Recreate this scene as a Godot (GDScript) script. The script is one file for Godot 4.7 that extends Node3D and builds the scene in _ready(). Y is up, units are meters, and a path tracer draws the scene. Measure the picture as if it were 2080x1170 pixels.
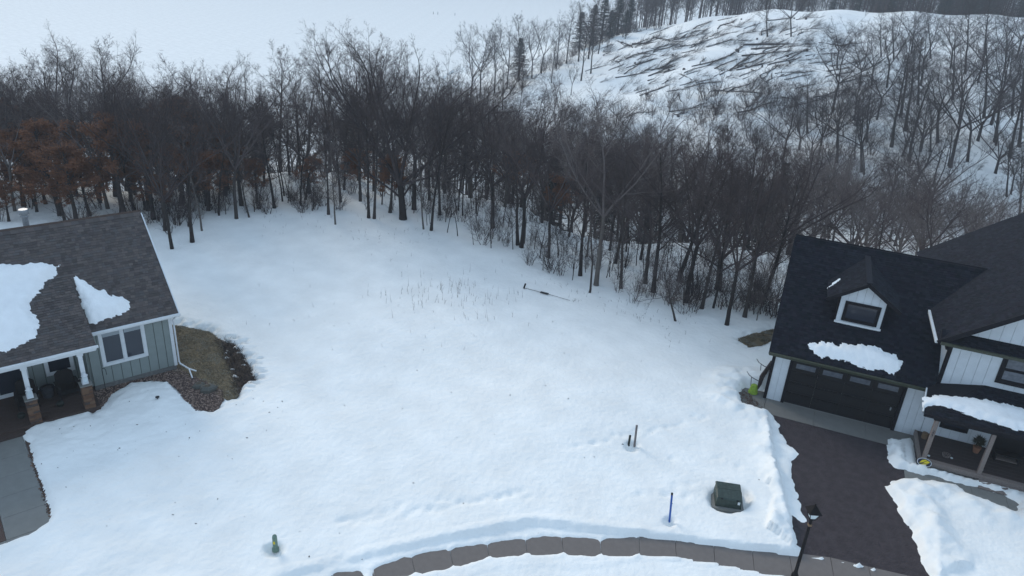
extends Node3D
# Snowy building lot between two houses at the edge of a bare wood, seen from the air.
const BARE := {"drive":[Vector2(12.98,-30.19),Vector2(13.00,-28.79),Vector2(13.00,-28.03),Vector2(13.32,-27.16),Vector2(12.78,-26.51),Vector2(12.44,-25.39),Vector2(12.27,-24.28),Vector2(12.13,-22.97),Vector2(11.93,-22.60),Vector2(11.60,-23.06),Vector2(11.45,-22.36),Vector2(11.43,-21.71),Vector2(11.27,-20.99),Vector2(11.86,-20.90),Vector2(13.39,-20.66),Vector2(15.60,-20.04),Vector2(15.85,-21.36),Vector2(16.12,-22.68),Vector2(16.21,-23.94),Vector2(16.24,-24.69),Vector2(16.18,-25.36),Vector2(16.95,-25.83),Vector2(17.62,-25.90),Vector2(18.81,-25.96),Vector2(19.39,-25.63),Vector2(19.94,-24.91),Vector2(20.93,-24.33),Vector2(21.38,-24.40),Vector2(21.59,-24.93),Vector2(21.31,-25.33),Vector2(20.36,-25.80),Vector2(19.90,-25.82),Vector2(18.95,-26.24),Vector2(18.65,-26.27),Vector2(17.88,-26.45),Vector2(17.21,-26.65),Vector2(17.19,-27.34),Vector2(17.91,-28.85),Vector2(19.44,-29.03),Vector2(19.52,-29.39),Vector2(13.23,-31.96),Vector2(13.28,-32.75),Vector2(12.45,-32.79),Vector2(11.89,-32.25),Vector2(11.69,-31.10),Vector2(12.35,-30.58)],"walk":[Vector2(-22.40,-22.60),Vector2(-20.57,-24.47),Vector2(-20.04,-24.97),Vector2(-19.24,-24.22),Vector2(-18.19,-22.91),Vector2(-17.03,-21.57),Vector2(-16.06,-20.44),Vector2(-15.95,-20.10),Vector2(-16.22,-19.46),Vector2(-16.90,-18.92),Vector2(-18.72,-17.75)],"bed":[Vector2(-19.25,-28.94),Vector2(-16.37,-31.05),Vector2(-18.14,-34.66),Vector2(-17.44,-34.99),Vector2(-15.92,-34.53),Vector2(-15.18,-33.86),Vector2(-14.47,-33.75),Vector2(-13.50,-32.52),Vector2(-12.71,-31.35),Vector2(-11.95,-30.06),Vector2(-12.43,-29.56),Vector2(-12.30,-28.64),Vector2(-12.70,-28.42),Vector2(-12.84,-27.84),Vector2(-13.02,-27.50),Vector2(-13.72,-27.49),Vector2(-14.66,-28.43),Vector2(-15.15,-29.04),Vector2(-15.96,-29.50),Vector2(-16.84,-29.38),Vector2(-17.49,-28.91),Vector2(-17.83,-27.95),Vector2(-17.81,-27.07),Vector2(-18.04,-26.74)],"porchleft":[Vector2(-19.25,-28.94),Vector2(-18.06,-26.85),Vector2(-19.79,-25.50),Vector2(-20.00,-24.84),Vector2(-22.40,-22.60),Vector2(-25.93,-27.26)],"patch":[Vector2(13.24,-37.94),Vector2(14.30,-38.70),Vector2(15.77,-39.53),Vector2(15.38,-38.25),Vector2(14.37,-37.39),Vector2(13.58,-37.05)],"trans":[Vector2(10.10,-23.77),Vector2(9.89,-23.37),Vector2(9.52,-23.06),Vector2(9.10,-22.92),Vector2(8.73,-22.98),Vector2(8.50,-23.23),Vector2(8.47,-23.60),Vector2(8.67,-24.01),Vector2(9.04,-24.33),Vector2(9.48,-24.48),Vector2(9.86,-24.42),Vector2(10.09,-24.15)],"ped":[Vector2(-7.36,-19.38),Vector2(-7.38,-19.20),Vector2(-7.54,-19.11),Vector2(-7.73,-19.16),Vector2(-7.86,-19.33),Vector2(-7.85,-19.51),Vector2(-7.70,-19.60),Vector2(-7.49,-19.55)],"well_stake":[Vector2(5.97,-26.78),Vector2(5.87,-26.57),Vector2(5.70,-26.47),Vector2(5.54,-26.53),Vector2(5.49,-26.73),Vector2(5.58,-26.94),Vector2(5.76,-27.05),Vector2(5.93,-26.98)],"well_blue":[Vector2(6.78,-22.15),Vector2(6.71,-22.01),Vector2(6.59,-21.94),Vector2(6.49,-21.99),Vector2(6.47,-22.12),Vector2(6.54,-22.26),Vector2(6.66,-22.32),Vector2(6.75,-22.28)]}
const THIN := [[Vector2(-7.06,-18.19),Vector2(-5.42,-18.93),Vector2(-3.34,-19.85),Vector2(-1.56,-20.53),Vector2(0.31,-21.24),Vector2(1.47,-21.60),Vector2(3.23,-21.47),Vector2(5.17,-21.44),Vector2(6.60,-21.25),Vector2(5.38,-20.77),Vector2(3.82,-20.11),Vector2(2.49,-19.99),Vector2(1.19,-19.87),Vector2(-0.14,-19.63),Vector2(-1.35,-19.02),Vector2(-2.60,-18.58),Vector2(-3.94,-18.24),Vector2(-6.30,-17.38)],[Vector2(12.70,-29.95),Vector2(12.44,-28.72),Vector2(12.13,-27.39),Vector2(11.87,-25.98),Vector2(11.70,-24.53),Vector2(11.53,-23.33),Vector2(11.55,-22.89),Vector2(12.05,-22.56),Vector2(12.65,-24.32),Vector2(12.67,-25.90),Vector2(13.39,-27.17),Vector2(13.13,-29.19)]]
const STREET := [Vector2(-9.70,-17.11),Vector2(-7.12,-17.94),Vector2(-4.94,-18.39),Vector2(-3.99,-18.60),Vector2(-1.72,-19.24),Vector2(-0.04,-19.79),Vector2(2.59,-20.19),Vector2(5.27,-20.39),Vector2(7.04,-20.32),Vector2(9.09,-20.04),Vector2(10.78,-19.82),Vector2(13.61,-19.10),Vector2(15.07,-18.60),Vector2(14.37,-17.19),Vector2(-8.94,-15.33)]
const CURB_U := [Vector2(-6.55,-18.23),Vector2(-5.39,-18.63),Vector2(-4.50,-18.75),Vector2(-4.08,-18.94),Vector2(-2.89,-19.63),Vector2(-1.57,-20.07),Vector2(-0.26,-20.46),Vector2(1.12,-20.85),Vector2(2.45,-21.08),Vector2(3.89,-21.05),Vector2(5.35,-21.32),Vector2(6.70,-21.28),Vector2(8.10,-21.14),Vector2(9.50,-21.03),Vector2(10.84,-20.94),Vector2(12.33,-20.82),Vector2(13.59,-20.49),Vector2(14.88,-20.18),Vector2(16.12,-19.84)]
const CURB_L := [Vector2(-6.36,-17.59),Vector2(-5.28,-18.03),Vector2(-4.31,-18.43),Vector2(-3.97,-18.53),Vector2(-2.63,-18.84),Vector2(-1.37,-19.25),Vector2(-0.17,-19.84),Vector2(1.19,-20.11),Vector2(2.50,-20.23),Vector2(3.85,-20.29),Vector2(5.26,-20.43),Vector2(6.59,-20.46),Vector2(7.95,-20.29),Vector2(9.31,-20.06),Vector2(10.64,-19.87),Vector2(12.09,-19.82),Vector2(13.36,-19.51),Vector2(14.64,-19.19),Vector2(15.86,-18.83)]
const GRASS := [Vector2(-18.49,-35.07),Vector2(-17.44,-34.99),Vector2(-15.92,-34.53),Vector2(-15.18,-33.86),Vector2(-14.23,-32.17),Vector2(-13.19,-30.40),Vector2(-12.31,-28.72),Vector2(-12.69,-28.38),Vector2(-13.37,-28.84),Vector2(-14.02,-29.62),Vector2(-15.18,-30.13),Vector2(-16.33,-30.58)]
const MULCH := [Vector2(-19.25,-28.94),Vector2(-16.37,-31.05),Vector2(-15.11,-30.14),Vector2(-14.02,-29.62),Vector2(-13.22,-29.07),Vector2(-12.87,-28.28),Vector2(-12.85,-27.52),Vector2(-13.69,-27.42),Vector2(-14.74,-28.41),Vector2(-15.24,-29.03),Vector2(-16.02,-29.62),Vector2(-16.94,-29.59),Vector2(-17.61,-29.15),Vector2(-17.99,-28.26),Vector2(-17.85,-27.15),Vector2(-18.04,-26.74)]
const TWIGBED := [Vector2(-15.33,-33.84),Vector2(-14.47,-33.75),Vector2(-13.50,-32.52),Vector2(-12.71,-31.35),Vector2(-11.95,-30.06),Vector2(-12.43,-29.56),Vector2(-12.36,-28.71),Vector2(-13.26,-30.39),Vector2(-14.27,-32.16)]
const PATCH := [Vector2(13.24,-37.94),Vector2(14.30,-38.70),Vector2(15.77,-39.53),Vector2(15.38,-38.25),Vector2(14.37,-37.39),Vector2(13.58,-37.05)]
const SNOW_GARAGE := [Vector2(0.42,0.30),Vector2(0.83,0.49),Vector2(1.48,0.61),Vector2(2.55,0.80),Vector2(3.29,0.90),Vector2(3.85,0.74),Vector2(4.31,0.71),Vector2(4.57,0.46),Vector2(4.55,0.10),Vector2(4.26,-0.08),Vector2(3.33,-0.19),Vector2(2.26,-0.14),Vector2(0.94,-0.09),Vector2(0.58,0.05)]
const SNOW_PORCH := [Vector2(5.37,-1.56),Vector2(5.89,-1.24),Vector2(7.06,-0.90),Vector2(8.57,-0.89),Vector2(10.39,-0.97),Vector2(10.21,-2.48),Vector2(9.17,-2.35),Vector2(8.46,-2.31),Vector2(7.46,-2.17),Vector2(6.44,-2.03),Vector2(5.68,-1.96),Vector2(5.44,-2.11)]
const SNOW_LEFT_A := [Vector2(-8.21,2.82),Vector2(-5.77,2.90),Vector2(-4.89,2.73),Vector2(-3.97,2.59),Vector2(-3.56,2.40),Vector2(-3.76,2.06),Vector2(-4.27,1.79),Vector2(-4.66,1.36),Vector2(-5.03,0.95),Vector2(-5.22,0.57),Vector2(-5.01,0.30),Vector2(-5.03,-0.31),Vector2(-5.25,-0.66),Vector2(-5.75,-0.94),Vector2(-6.29,-1.06),Vector2(-6.65,-1.13),Vector2(-8.88,-1.10)]
const SNOW_LEFT_B := [Vector2(-3.27,1.94),Vector2(-3.01,1.83),Vector2(-2.65,1.40),Vector2(-2.42,1.19),Vector2(-2.01,0.90),Vector2(-1.47,0.67),Vector2(-1.32,0.47),Vector2(-1.50,0.13),Vector2(-1.92,-0.00),Vector2(-2.54,-0.07),Vector2(-3.25,-0.05)]
const EDGE_TREES := [[-22.19,-48.65,0.13],[-22.22,-51.83,0.14],[-24.08,-57.90,0.27],[-20.79,-51.54,0.34],[-21.76,-55.17,0.46],[-20.01,-52.04,0.12],[-21.89,-58.89,0.13],[-21.76,-60.70,0.24],[-19.06,-55.02,0.25],[-19.19,-57.27,0.11],[-19.45,-58.58,0.13],[-17.32,-56.03,0.12],[-17.64,-59.61,0.48],[-14.49,-53.78,0.24],[-13.46,-51.70,0.11],[-14.53,-57.86,0.19],[-15.12,-61.41,0.20],[-13.03,-58.35,0.31],[-11.37,-53.54,0.21],[-10.94,-53.52,0.19],[-12.64,-62.27,0.24],[-11.09,-57.49,0.10],[-8.76,-53.96,0.72],[-8.29,-56.52,0.50],[-6.92,-52.24,0.13],[-6.35,-52.11,0.19],[-6.13,-55.73,0.20],[-7.43,-59.36,0.31],[-4.67,-56.96,0.12],[-4.31,-55.83,0.14],[-3.31,-56.51,0.12],[-1.80,-54.20,0.49],[0.20,-50.98,0.28],[0.48,-50.48,0.42],[2.51,-49.18,0.32],[4.52,-45.72,0.24],[5.36,-50.63,0.17],[5.43,-43.89,0.51],[4.83,-42.48,0.16],[7.33,-49.47,0.37],[7.17,-52.11,0.21],[7.05,-43.71,0.18],[8.85,-45.23,0.60],[9.13,-43.56,0.29],[9.22,-50.12,0.19],[11.27,-46.41,0.27],[10.96,-42.24,0.41],[9.83,-39.46,0.19],[11.82,-41.48,0.22],[12.59,-41.73,0.17],[12.90,-39.50,0.33],[11.65,-43.56,0.13],[16.37,-43.79,0.28],[14.28,-40.64,0.19],[-22.66,-45.02,0.32],[-21.91,-46.41,0.29],[-26.26,-50.04,0.56],[-24.56,-48.12,0.27],[-27.54,-51.80,0.49],[-24.21,-54.43,0.38]]
const HILL_TREES := [[55.9,-137.1,14.6],[56.6,-186.7,12.2],[61.2,-183.7,11.5],[67.8,-136.0,16.0],[60.7,-122.0,18.3],[65.1,-127.7,17.2],[57.5,-130.9,11.1],[68.2,-122.4,16.8],[76.0,-131.5,16.0],[81.6,-134.4,16.5],[81.9,-132.2,17.5],[88.5,-137.7,17.2],[62.2,-132.8,14.4],[57.0,-123.1,11.5],[65.8,-119.3,12.5],[57.0,-128.4,8.9],[78.0,-123.4,17.5],[94.6,-145.9,17.0],[64.9,-162.0,11.0],[64.1,-147.0,13.5],[67.4,-149.7,12.6],[70.2,-149.3,13.8],[77.8,-151.6,14.3],[88.4,-162.2,14.2],[90.0,-159.2,15.3],[89.7,-153.4,14.9],[98.6,-160.3,14.4],[107.1,-171.6,14.1],[77.9,-165.9,11.5],[84.8,-173.2,12.1],[88.2,-170.8,12.1],[75.7,-167.1,10.2],[80.8,-144.3,15.0],[72.8,-140.8,14.4],[69.2,-114.4,18.0],[65.0,-111.3,17.3],[78.2,-118.9,18.1],[48.7,-127.7,11.6],[46.2,-114.4,13.2],[49.0,-113.9,13.2],[41.5,-116.2,13.2],[100.3,-172.2,13.9],[81.8,-122.7,17.6],[60.4,-114.8,15.6],[52.1,-111.6,14.0]]
const SPUR_TREES := [[-12.8,-176.7,18.8],[-11.1,-185.2,19.6],[-7.6,-186.4,18.4],[-4.6,-187.0,17.8],[-1.7,-189.1,16.6],[1.3,-185.9,14.4],[3.6,-187.4,13.8],[7.4,-192.1,14.1],[9.9,-195.4,14.4],[12.9,-195.1,15.7],[15.4,-195.7,16.5],[18.1,-199.2,15.4],[-0.8,-173.5,11.0],[5.9,-177.7,10.0],[12.6,-174.8,14.8],[15.1,-180.3,14.0],[9.9,-163.6,6.9],[-8.7,-175.1,9.9],[-4.9,-167.3,11.8]]
const LOGS := [[38.9,-200.1,49.5,-216.5],[48.3,-202.1,54.9,-211.7],[33.3,-204.6,37.8,-190.0],[27.5,-206.3,38.1,-193.8],[42.1,-185.0,48.1,-186.5],[48.0,-186.1,52.4,-184.7],[45.5,-174.3,50.8,-182.9],[36.5,-185.1,40.1,-184.4],[30.8,-178.2,35.2,-182.2],[31.0,-175.1,34.6,-179.8],[36.2,-169.4,44.2,-172.7],[38.2,-170.8,39.8,-173.7],[26.2,-164.5,33.1,-170.4],[26.7,-174.6,32.8,-173.4],[47.1,-161.9,48.2,-152.9],[48.6,-154.5,54.6,-157.2],[48.0,-165.8,60.6,-166.6],[44.5,-163.6,53.2,-167.1],[37.8,-153.4,44.1,-146.6],[44.1,-146.6,51.1,-143.3],[31.8,-157.5,35.7,-159.4],[39.3,-160.7,42.1,-165.0],[50.3,-182.6,63.8,-176.8],[50.9,-178.3,63.0,-174.4],[47.7,-173.3,57.6,-170.9],[52.8,-150.1,57.0,-152.5],[39.1,-137.6,47.4,-142.5],[21.2,-181.9,25.4,-187.2],[19.0,-178.2,22.6,-179.6],[13.9,-182.8,18.6,-183.1],[38.0,-221.5,40.1,-222.4],[38.8,-203.9,42.1,-205.6],[33.5,-218.7,38.4,-219.8],[51.4,-216.8,55.7,-216.5],[27.3,-222.3,33.1,-231.1],[55.6,-188.1,60.7,-196.9],[53.4,-196.5,58.1,-199.6],[33.7,-163.9,39.6,-168.9],[40.6,-161.3,47.0,-167.8],[35.2,-157.8,40.1,-158.1],[27.0,-168.9,32.3,-170.0],[24.4,-178.0,30.1,-180.9],[26.9,-190.7,30.8,-185.9],[50.6,-172.7,58.9,-175.3],[51.0,-164.1,58.8,-167.4],[51.9,-154.5,57.3,-156.5]]
const PRINTS := [Vector2(-5.71,-19.02),Vector2(-5.63,-18.78),Vector2(-5.31,-19.26),Vector2(-5.17,-19.18),Vector2(-4.50,-19.20),Vector2(-5.41,-18.91),Vector2(-5.70,-21.03),Vector2(-5.52,-21.13),Vector2(-5.26,-21.20),Vector2(-5.16,-21.00),Vector2(-4.93,-21.34),Vector2(-4.71,-21.13),Vector2(-4.66,-21.51),Vector2(-4.37,-21.24),Vector2(-4.18,-21.66),Vector2(-4.02,-21.47),Vector2(-3.78,-21.78),Vector2(-3.37,-21.45),Vector2(-3.71,-22.09),Vector2(-3.15,-21.75),Vector2(-2.93,-21.97),Vector2(-2.50,-21.99),Vector2(-2.54,-21.85),Vector2(-2.22,-21.86),Vector2(-2.20,-22.48),Vector2(-1.86,-22.06),Vector2(-1.85,-22.47),Vector2(-1.48,-22.33),Vector2(-1.28,-22.50),Vector2(-1.04,-22.40),Vector2(-0.77,-22.53),Vector2(-0.58,-22.58),Vector2(-0.33,-22.86),Vector2(-0.09,-22.76),Vector2(0.13,-22.93),Vector2(0.11,-22.76),Vector2(0.47,-23.02),Vector2(0.57,-23.01),Vector2(0.93,-23.26),Vector2(1.16,-22.89),Vector2(3.28,-26.45),Vector2(3.98,-26.75),Vector2(4.14,-26.76),Vector2(4.64,-26.94),Vector2(5.01,-27.47),Vector2(5.42,-27.51),Vector2(5.91,-27.63),Vector2(6.08,-28.00),Vector2(6.74,-27.95),Vector2(7.00,-28.23),Vector2(7.54,-28.38),Vector2(8.02,-28.62),Vector2(8.35,-28.90),Vector2(8.99,-29.46),Vector2(9.22,-29.28),Vector2(9.50,-29.43),Vector2(7.10,-23.52),Vector2(7.56,-23.76),Vector2(8.72,-24.18),Vector2(7.38,-26.18),Vector2(9.28,-24.77),Vector2(7.20,-24.28),Vector2(7.47,-23.56),Vector2(7.83,-24.48),Vector2(7.12,-23.93),Vector2(6.83,-23.69),Vector2(9.47,-26.42),Vector2(5.69,-23.62),Vector2(10.21,-25.88),Vector2(6.67,-23.75)]

const EP := [[-400.0,-40.0],[-80.0,-45.0],[-40.0,-47.0],[-27.0,-47.0],[-21.0,-52.5],[-16.0,-55.5],[-8.0,-54.3],[-1.6,-49.0],[4.4,-43.0],[9.6,-40.3],[16.0,-40.3],[24.0,-42.0],[34.0,-43.0],[60.0,-46.0],[120.0,-58.0],[400.0,-90.0]]
const RH := Vector3(13.844, 0, -31.451)   # garage door corner of the black-roofed house
const RA := -21.162
const LH := Vector3(-16.104, 0, -30.611)  # front corner of the grey house
const LA := 40.5

var M := {}
var counts := {}
var rng := RandomNumberGenerator.new()
var lump := FastNoiseLite.new()
var fine := FastNoiseLite.new()

# ---------------------------------------------------------------- mesh builder
class MB:
	var v := PackedVector3Array()
	var n := PackedVector3Array()
	var c := PackedColorArray()
	var ix := PackedInt32Array()
	var col := Color(1, 1, 1)
	var use_col := false
	func tri(a: Vector3, b: Vector3, d: Vector3) -> void:   # counter-clockwise seen from outside
		var nn := (b - a).cross(d - a).normalized()
		var k := v.size()
		v.append(a); v.append(d); v.append(b)
		n.append(nn); n.append(nn); n.append(nn)
		if use_col: c.append(col); c.append(col); c.append(col)
		ix.append(k); ix.append(k + 1); ix.append(k + 2)
	func quad(a: Vector3, b: Vector3, d: Vector3, e: Vector3) -> void:
		var nn := (b - a).cross(d - a).normalized()
		var k := v.size()
		v.append(a); v.append(b); v.append(d); v.append(e)
		for i in 4:
			n.append(nn)
			if use_col: c.append(col)
		ix.append(k); ix.append(k + 2); ix.append(k + 1)
		ix.append(k); ix.append(k + 3); ix.append(k + 2)
	func hexa(p: Array) -> void:   # 0-3 lower ring, 4-7 upper ring, both counter-clockwise from above
		quad(p[4], p[5], p[6], p[7]); quad(p[3], p[2], p[1], p[0])
		for i in 4:
			var j := (i + 1) % 4
			quad(p[i], p[j], p[4 + j], p[4 + i])
	func box(lo: Vector3, hi: Vector3) -> void:
		var a := Vector3(minf(lo.x, hi.x), minf(lo.y, hi.y), minf(lo.z, hi.z))
		var b := Vector3(maxf(lo.x, hi.x), maxf(lo.y, hi.y), maxf(lo.z, hi.z))
		hexa([Vector3(a.x, a.y, b.z), Vector3(b.x, a.y, b.z), Vector3(b.x, a.y, a.z), Vector3(a.x, a.y, a.z), Vector3(a.x, b.y, b.z), Vector3(b.x, b.y, b.z), Vector3(b.x, b.y, a.z), Vector3(a.x, b.y, a.z)])
	func bar(a: Vector3, b: Vector3, w: float, t: float, up := Vector3.UP) -> void:
		var d := (b - a).normalized()
		var s := d.cross(up).normalized()
		if s.length() < 0.1: s = d.cross(Vector3.RIGHT).normalized()
		var uu := s.cross(d).normalized()
		s *= w * 0.5
		uu *= t * 0.5
		hexa([a - s - uu, b - s - uu, b + s - uu, a + s - uu, a - s + uu, b - s + uu, b + s + uu, a + s + uu])
	func slab(poly: Array, down: Vector3) -> void:   # planar polygon counter-clockwise seen from outside, extruded along down
		var m := poly.size()
		for i in range(1, m - 1):
			tri(poly[0], poly[i], poly[i + 1])
			tri(poly[0] + down, poly[i + 1] + down, poly[i] + down)
		for i in m:
			var j := (i + 1) % m
			quad(poly[i], poly[i] + down, poly[j] + down, poly[j])
	func sheet(poly: Array, y: float, t: float) -> void:   # any flat plan polygon of Vector2(x, z)
		var pp := PackedVector2Array(poly)
		if not Geometry2D.is_polygon_clockwise(pp): pp.reverse()
		var tr := Geometry2D.triangulate_polygon(pp)
		for i in range(0, tr.size(), 3):
			var q := [pp[tr[i]], pp[tr[i + 1]], pp[tr[i + 2]]]
			var ar: float = (q[1] - q[0]).cross(q[2] - q[0])
			if ar > 0: q = [q[0], q[2], q[1]]
			tri(Vector3(q[0].x, y, q[0].y), Vector3(q[1].x, y, q[1].y), Vector3(q[2].x, y, q[2].y))
		for i in pp.size():
			var a := pp[i]
			var b := pp[(i + 1) % pp.size()]
			quad(Vector3(a.x, y, a.y), Vector3(a.x, y - t, a.y), Vector3(b.x, y - t, b.y), Vector3(b.x, y, b.y))
	func tube(p: Array, r: Array, sides: int, cap := false) -> void:
		var k0 := v.size()
		var side := Vector3.RIGHT
		for i in p.size():
			var d: Vector3 = (p[mini(i + 1, p.size() - 1)] - p[maxi(i - 1, 0)]).normalized()
			side = (side - d * side.dot(d))
			if side.length() < 0.05: side = d.cross(Vector3(0.3, 0.1, 0.9))
			side = side.normalized()
			var o := d.cross(side)
			for s in sides:
				var a := TAU * s / sides
				var nn := side * cos(a) + o * sin(a)
				v.append(p[i] + nn * r[i]); n.append(nn)
				if use_col: c.append(col)
		for i in p.size() - 1:
			for s in sides:
				var s2 := (s + 1) % sides
				var a := k0 + i * sides + s
				var b := k0 + i * sides + s2
				ix.append(a); ix.append(a + sides); ix.append(b)
				ix.append(b); ix.append(a + sides); ix.append(b + sides)
		if cap:
			for e in [0, p.size() - 1]:
				var kc := v.size()
				var d: Vector3 = (p[p.size() - 1] - p[0]).normalized() * (-1.0 if e == 0 else 1.0)
				v.append(p[e]); n.append(d)
				if use_col: c.append(col)
				for s in sides:
					v.append(v[k0 + e * sides + s]); n.append(d)
					if use_col: c.append(col)
				for s in sides:
					ix.append(kc); ix.append(kc + 1 + s); ix.append(kc + 1 + (s + 1) % sides)
	func spike(a: Vector3, b: Vector3, r: float) -> void:   # a twig: three sides running out to a point
		var d := (b - a).normalized()
		var s := d.cross(Vector3(0.31, 0.2, 0.93)).normalized()
		var o := d.cross(s)
		var k := v.size()
		for i in 3:
			var nn := s * cos(TAU * i / 3.0) + o * sin(TAU * i / 3.0)
			v.append(a + nn * r); n.append(nn)
			if use_col: c.append(col)
		v.append(b); n.append(d)
		if use_col: c.append(col)
		for i in 3:
			ix.append(k + i); ix.append(k + 3); ix.append(k + (i + 1) % 3)
	func lathe(prof: Array, sides: int, at := Vector3.ZERO) -> void:   # [radius, y] from bottom to top
		var p := []
		var r := []
		for q in prof:
			p.append(at + Vector3(0, q[1], 0)); r.append(q[0])
		var k0 := v.size()
		for i in p.size():
			for s in sides:
				var a := TAU * s / sides
				var nn := Vector3(cos(a), 0, sin(a))
				var sl := 0.0
				var i0 := maxi(i - 1, 0)
				var i1 := mini(i + 1, p.size() - 1)
				if absf(p[i1].y - p[i0].y) > 0.0001: sl = -(r[i1] - r[i0]) / (p[i1].y - p[i0].y)
				else: sl = 4.0
				v.append(p[i] + nn * r[i]); n.append((nn + Vector3.UP * clampf(sl, -4, 4)).normalized())
				if use_col: c.append(col)
		for i in p.size() - 1:
			for s in sides:
				var a := k0 + i * sides + s
				var b := k0 + i * sides + (s + 1) % sides
				ix.append(a); ix.append(b); ix.append(a + sides)
				ix.append(b); ix.append(b + sides); ix.append(a + sides)
		for e in [0, p.size() - 1]:
			var kc := v.size()
			var d := Vector3.DOWN if e == 0 else Vector3.UP
			v.append(p[e]); n.append(d)
			if use_col: c.append(col)
			for s in sides:
				v.append(v[k0 + e * sides + s]); n.append(d)
				if use_col: c.append(col)
			for s in sides:
				ix.append(kc); ix.append(kc + 1 + s); ix.append(kc + 1 + (s + 1) % sides)
	func mesh() -> ArrayMesh:
		var arr := []
		arr.resize(Mesh.ARRAY_MAX)
		arr[Mesh.ARRAY_VERTEX] = v
		arr[Mesh.ARRAY_NORMAL] = n
		if use_col: arr[Mesh.ARRAY_COLOR] = c
		arr[Mesh.ARRAY_INDEX] = ix
		var m := ArrayMesh.new()
		if v.size() > 0: m.add_surface_from_arrays(Mesh.PRIMITIVE_TRIANGLES, arr)
		return m

# ---------------------------------------------------------------- nodes
func numbered(called: String) -> String:
	var k: int = counts.get(called, 0)
	counts[called] = k + 1
	return called if k == 0 else "%s_%03d" % [called, k]
func tag(o: Node, label := "", category := "", group := "", kind := "") -> Node:
	if label != "": o.set_meta("label", label)
	if category != "": o.set_meta("category", category)
	if group != "": o.set_meta("group", group)
	if kind != "": o.set_meta("kind", kind)
	return o
func thing(called: String, label: String, category: String, at := Vector3.ZERO, turn := 0.0, group := "") -> Node3D:
	var o := Node3D.new()
	o.name = numbered(called)
	add_child(o)
	o.position = at
	o.rotation_degrees.y = turn
	tag(o, label, category, group)
	return o
func part(parent: Node, called: String, b, m: Material) -> MeshInstance3D:
	var o := MeshInstance3D.new()
	o.name = called if parent != self else numbered(called)
	o.mesh = b.mesh() if b is MB else b
	o.material_override = m
	parent.add_child(o, true)
	return o
func boxp(parent: Node, called: String, lo: Vector3, hi: Vector3, m: Material) -> MeshInstance3D:
	var b := MB.new()
	b.box(lo, hi)
	return part(parent, called, b, m)
func structure(called: String, b, m: Material) -> MeshInstance3D:
	var o := part(self, called, b, m)
	o.set_meta("kind", "structure")
	return o

# ---------------------------------------------------------------- materials
func srgb(r: float, g: float, b: float) -> Color:
	return Color(r, g, b).linear_to_srgb()
func noise_tex(freq: float, lo: float, hi: float, sd: int, size := 512, oct := 4, normal := 0.0) -> ImageTexture:
	var f := FastNoiseLite.new()
	f.noise_type = FastNoiseLite.TYPE_SIMPLEX_SMOOTH
	f.frequency = freq
	f.fractal_octaves = oct
	f.seed = sd
	var im := f.get_seamless_image(size, size)
	im.convert(Image.FORMAT_RGBA8)
	if normal > 0.0:
		im.bump_map_to_normal_map(normal)
	else:
		for y in size:
			for x in size:
				var t := im.get_pixel(x, y).r
				var q := lo + (hi - lo) * t
				im.set_pixel(x, y, Color(q, q, q))
	im.generate_mipmaps()
	return ImageTexture.create_from_image(im)
func mat(called: String, base_color: Color, rough: float, tex: Texture2D = null, scale := 1.0, nrm: Texture2D = null, nscale := 1.0, spec := 0.4) -> StandardMaterial3D:
	var m := StandardMaterial3D.new()
	m.albedo_color = base_color
	m.roughness = rough
	m.metallic_specular = spec
	m.uv1_triplanar = true
	m.uv1_world_triplanar = true
	m.uv1_scale = Vector3.ONE * scale
	if tex: m.albedo_texture = tex
	if nrm:
		m.normal_enabled = true
		m.normal_texture = nrm
		m.normal_scale = nscale
	M[called] = m
	return m

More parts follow.
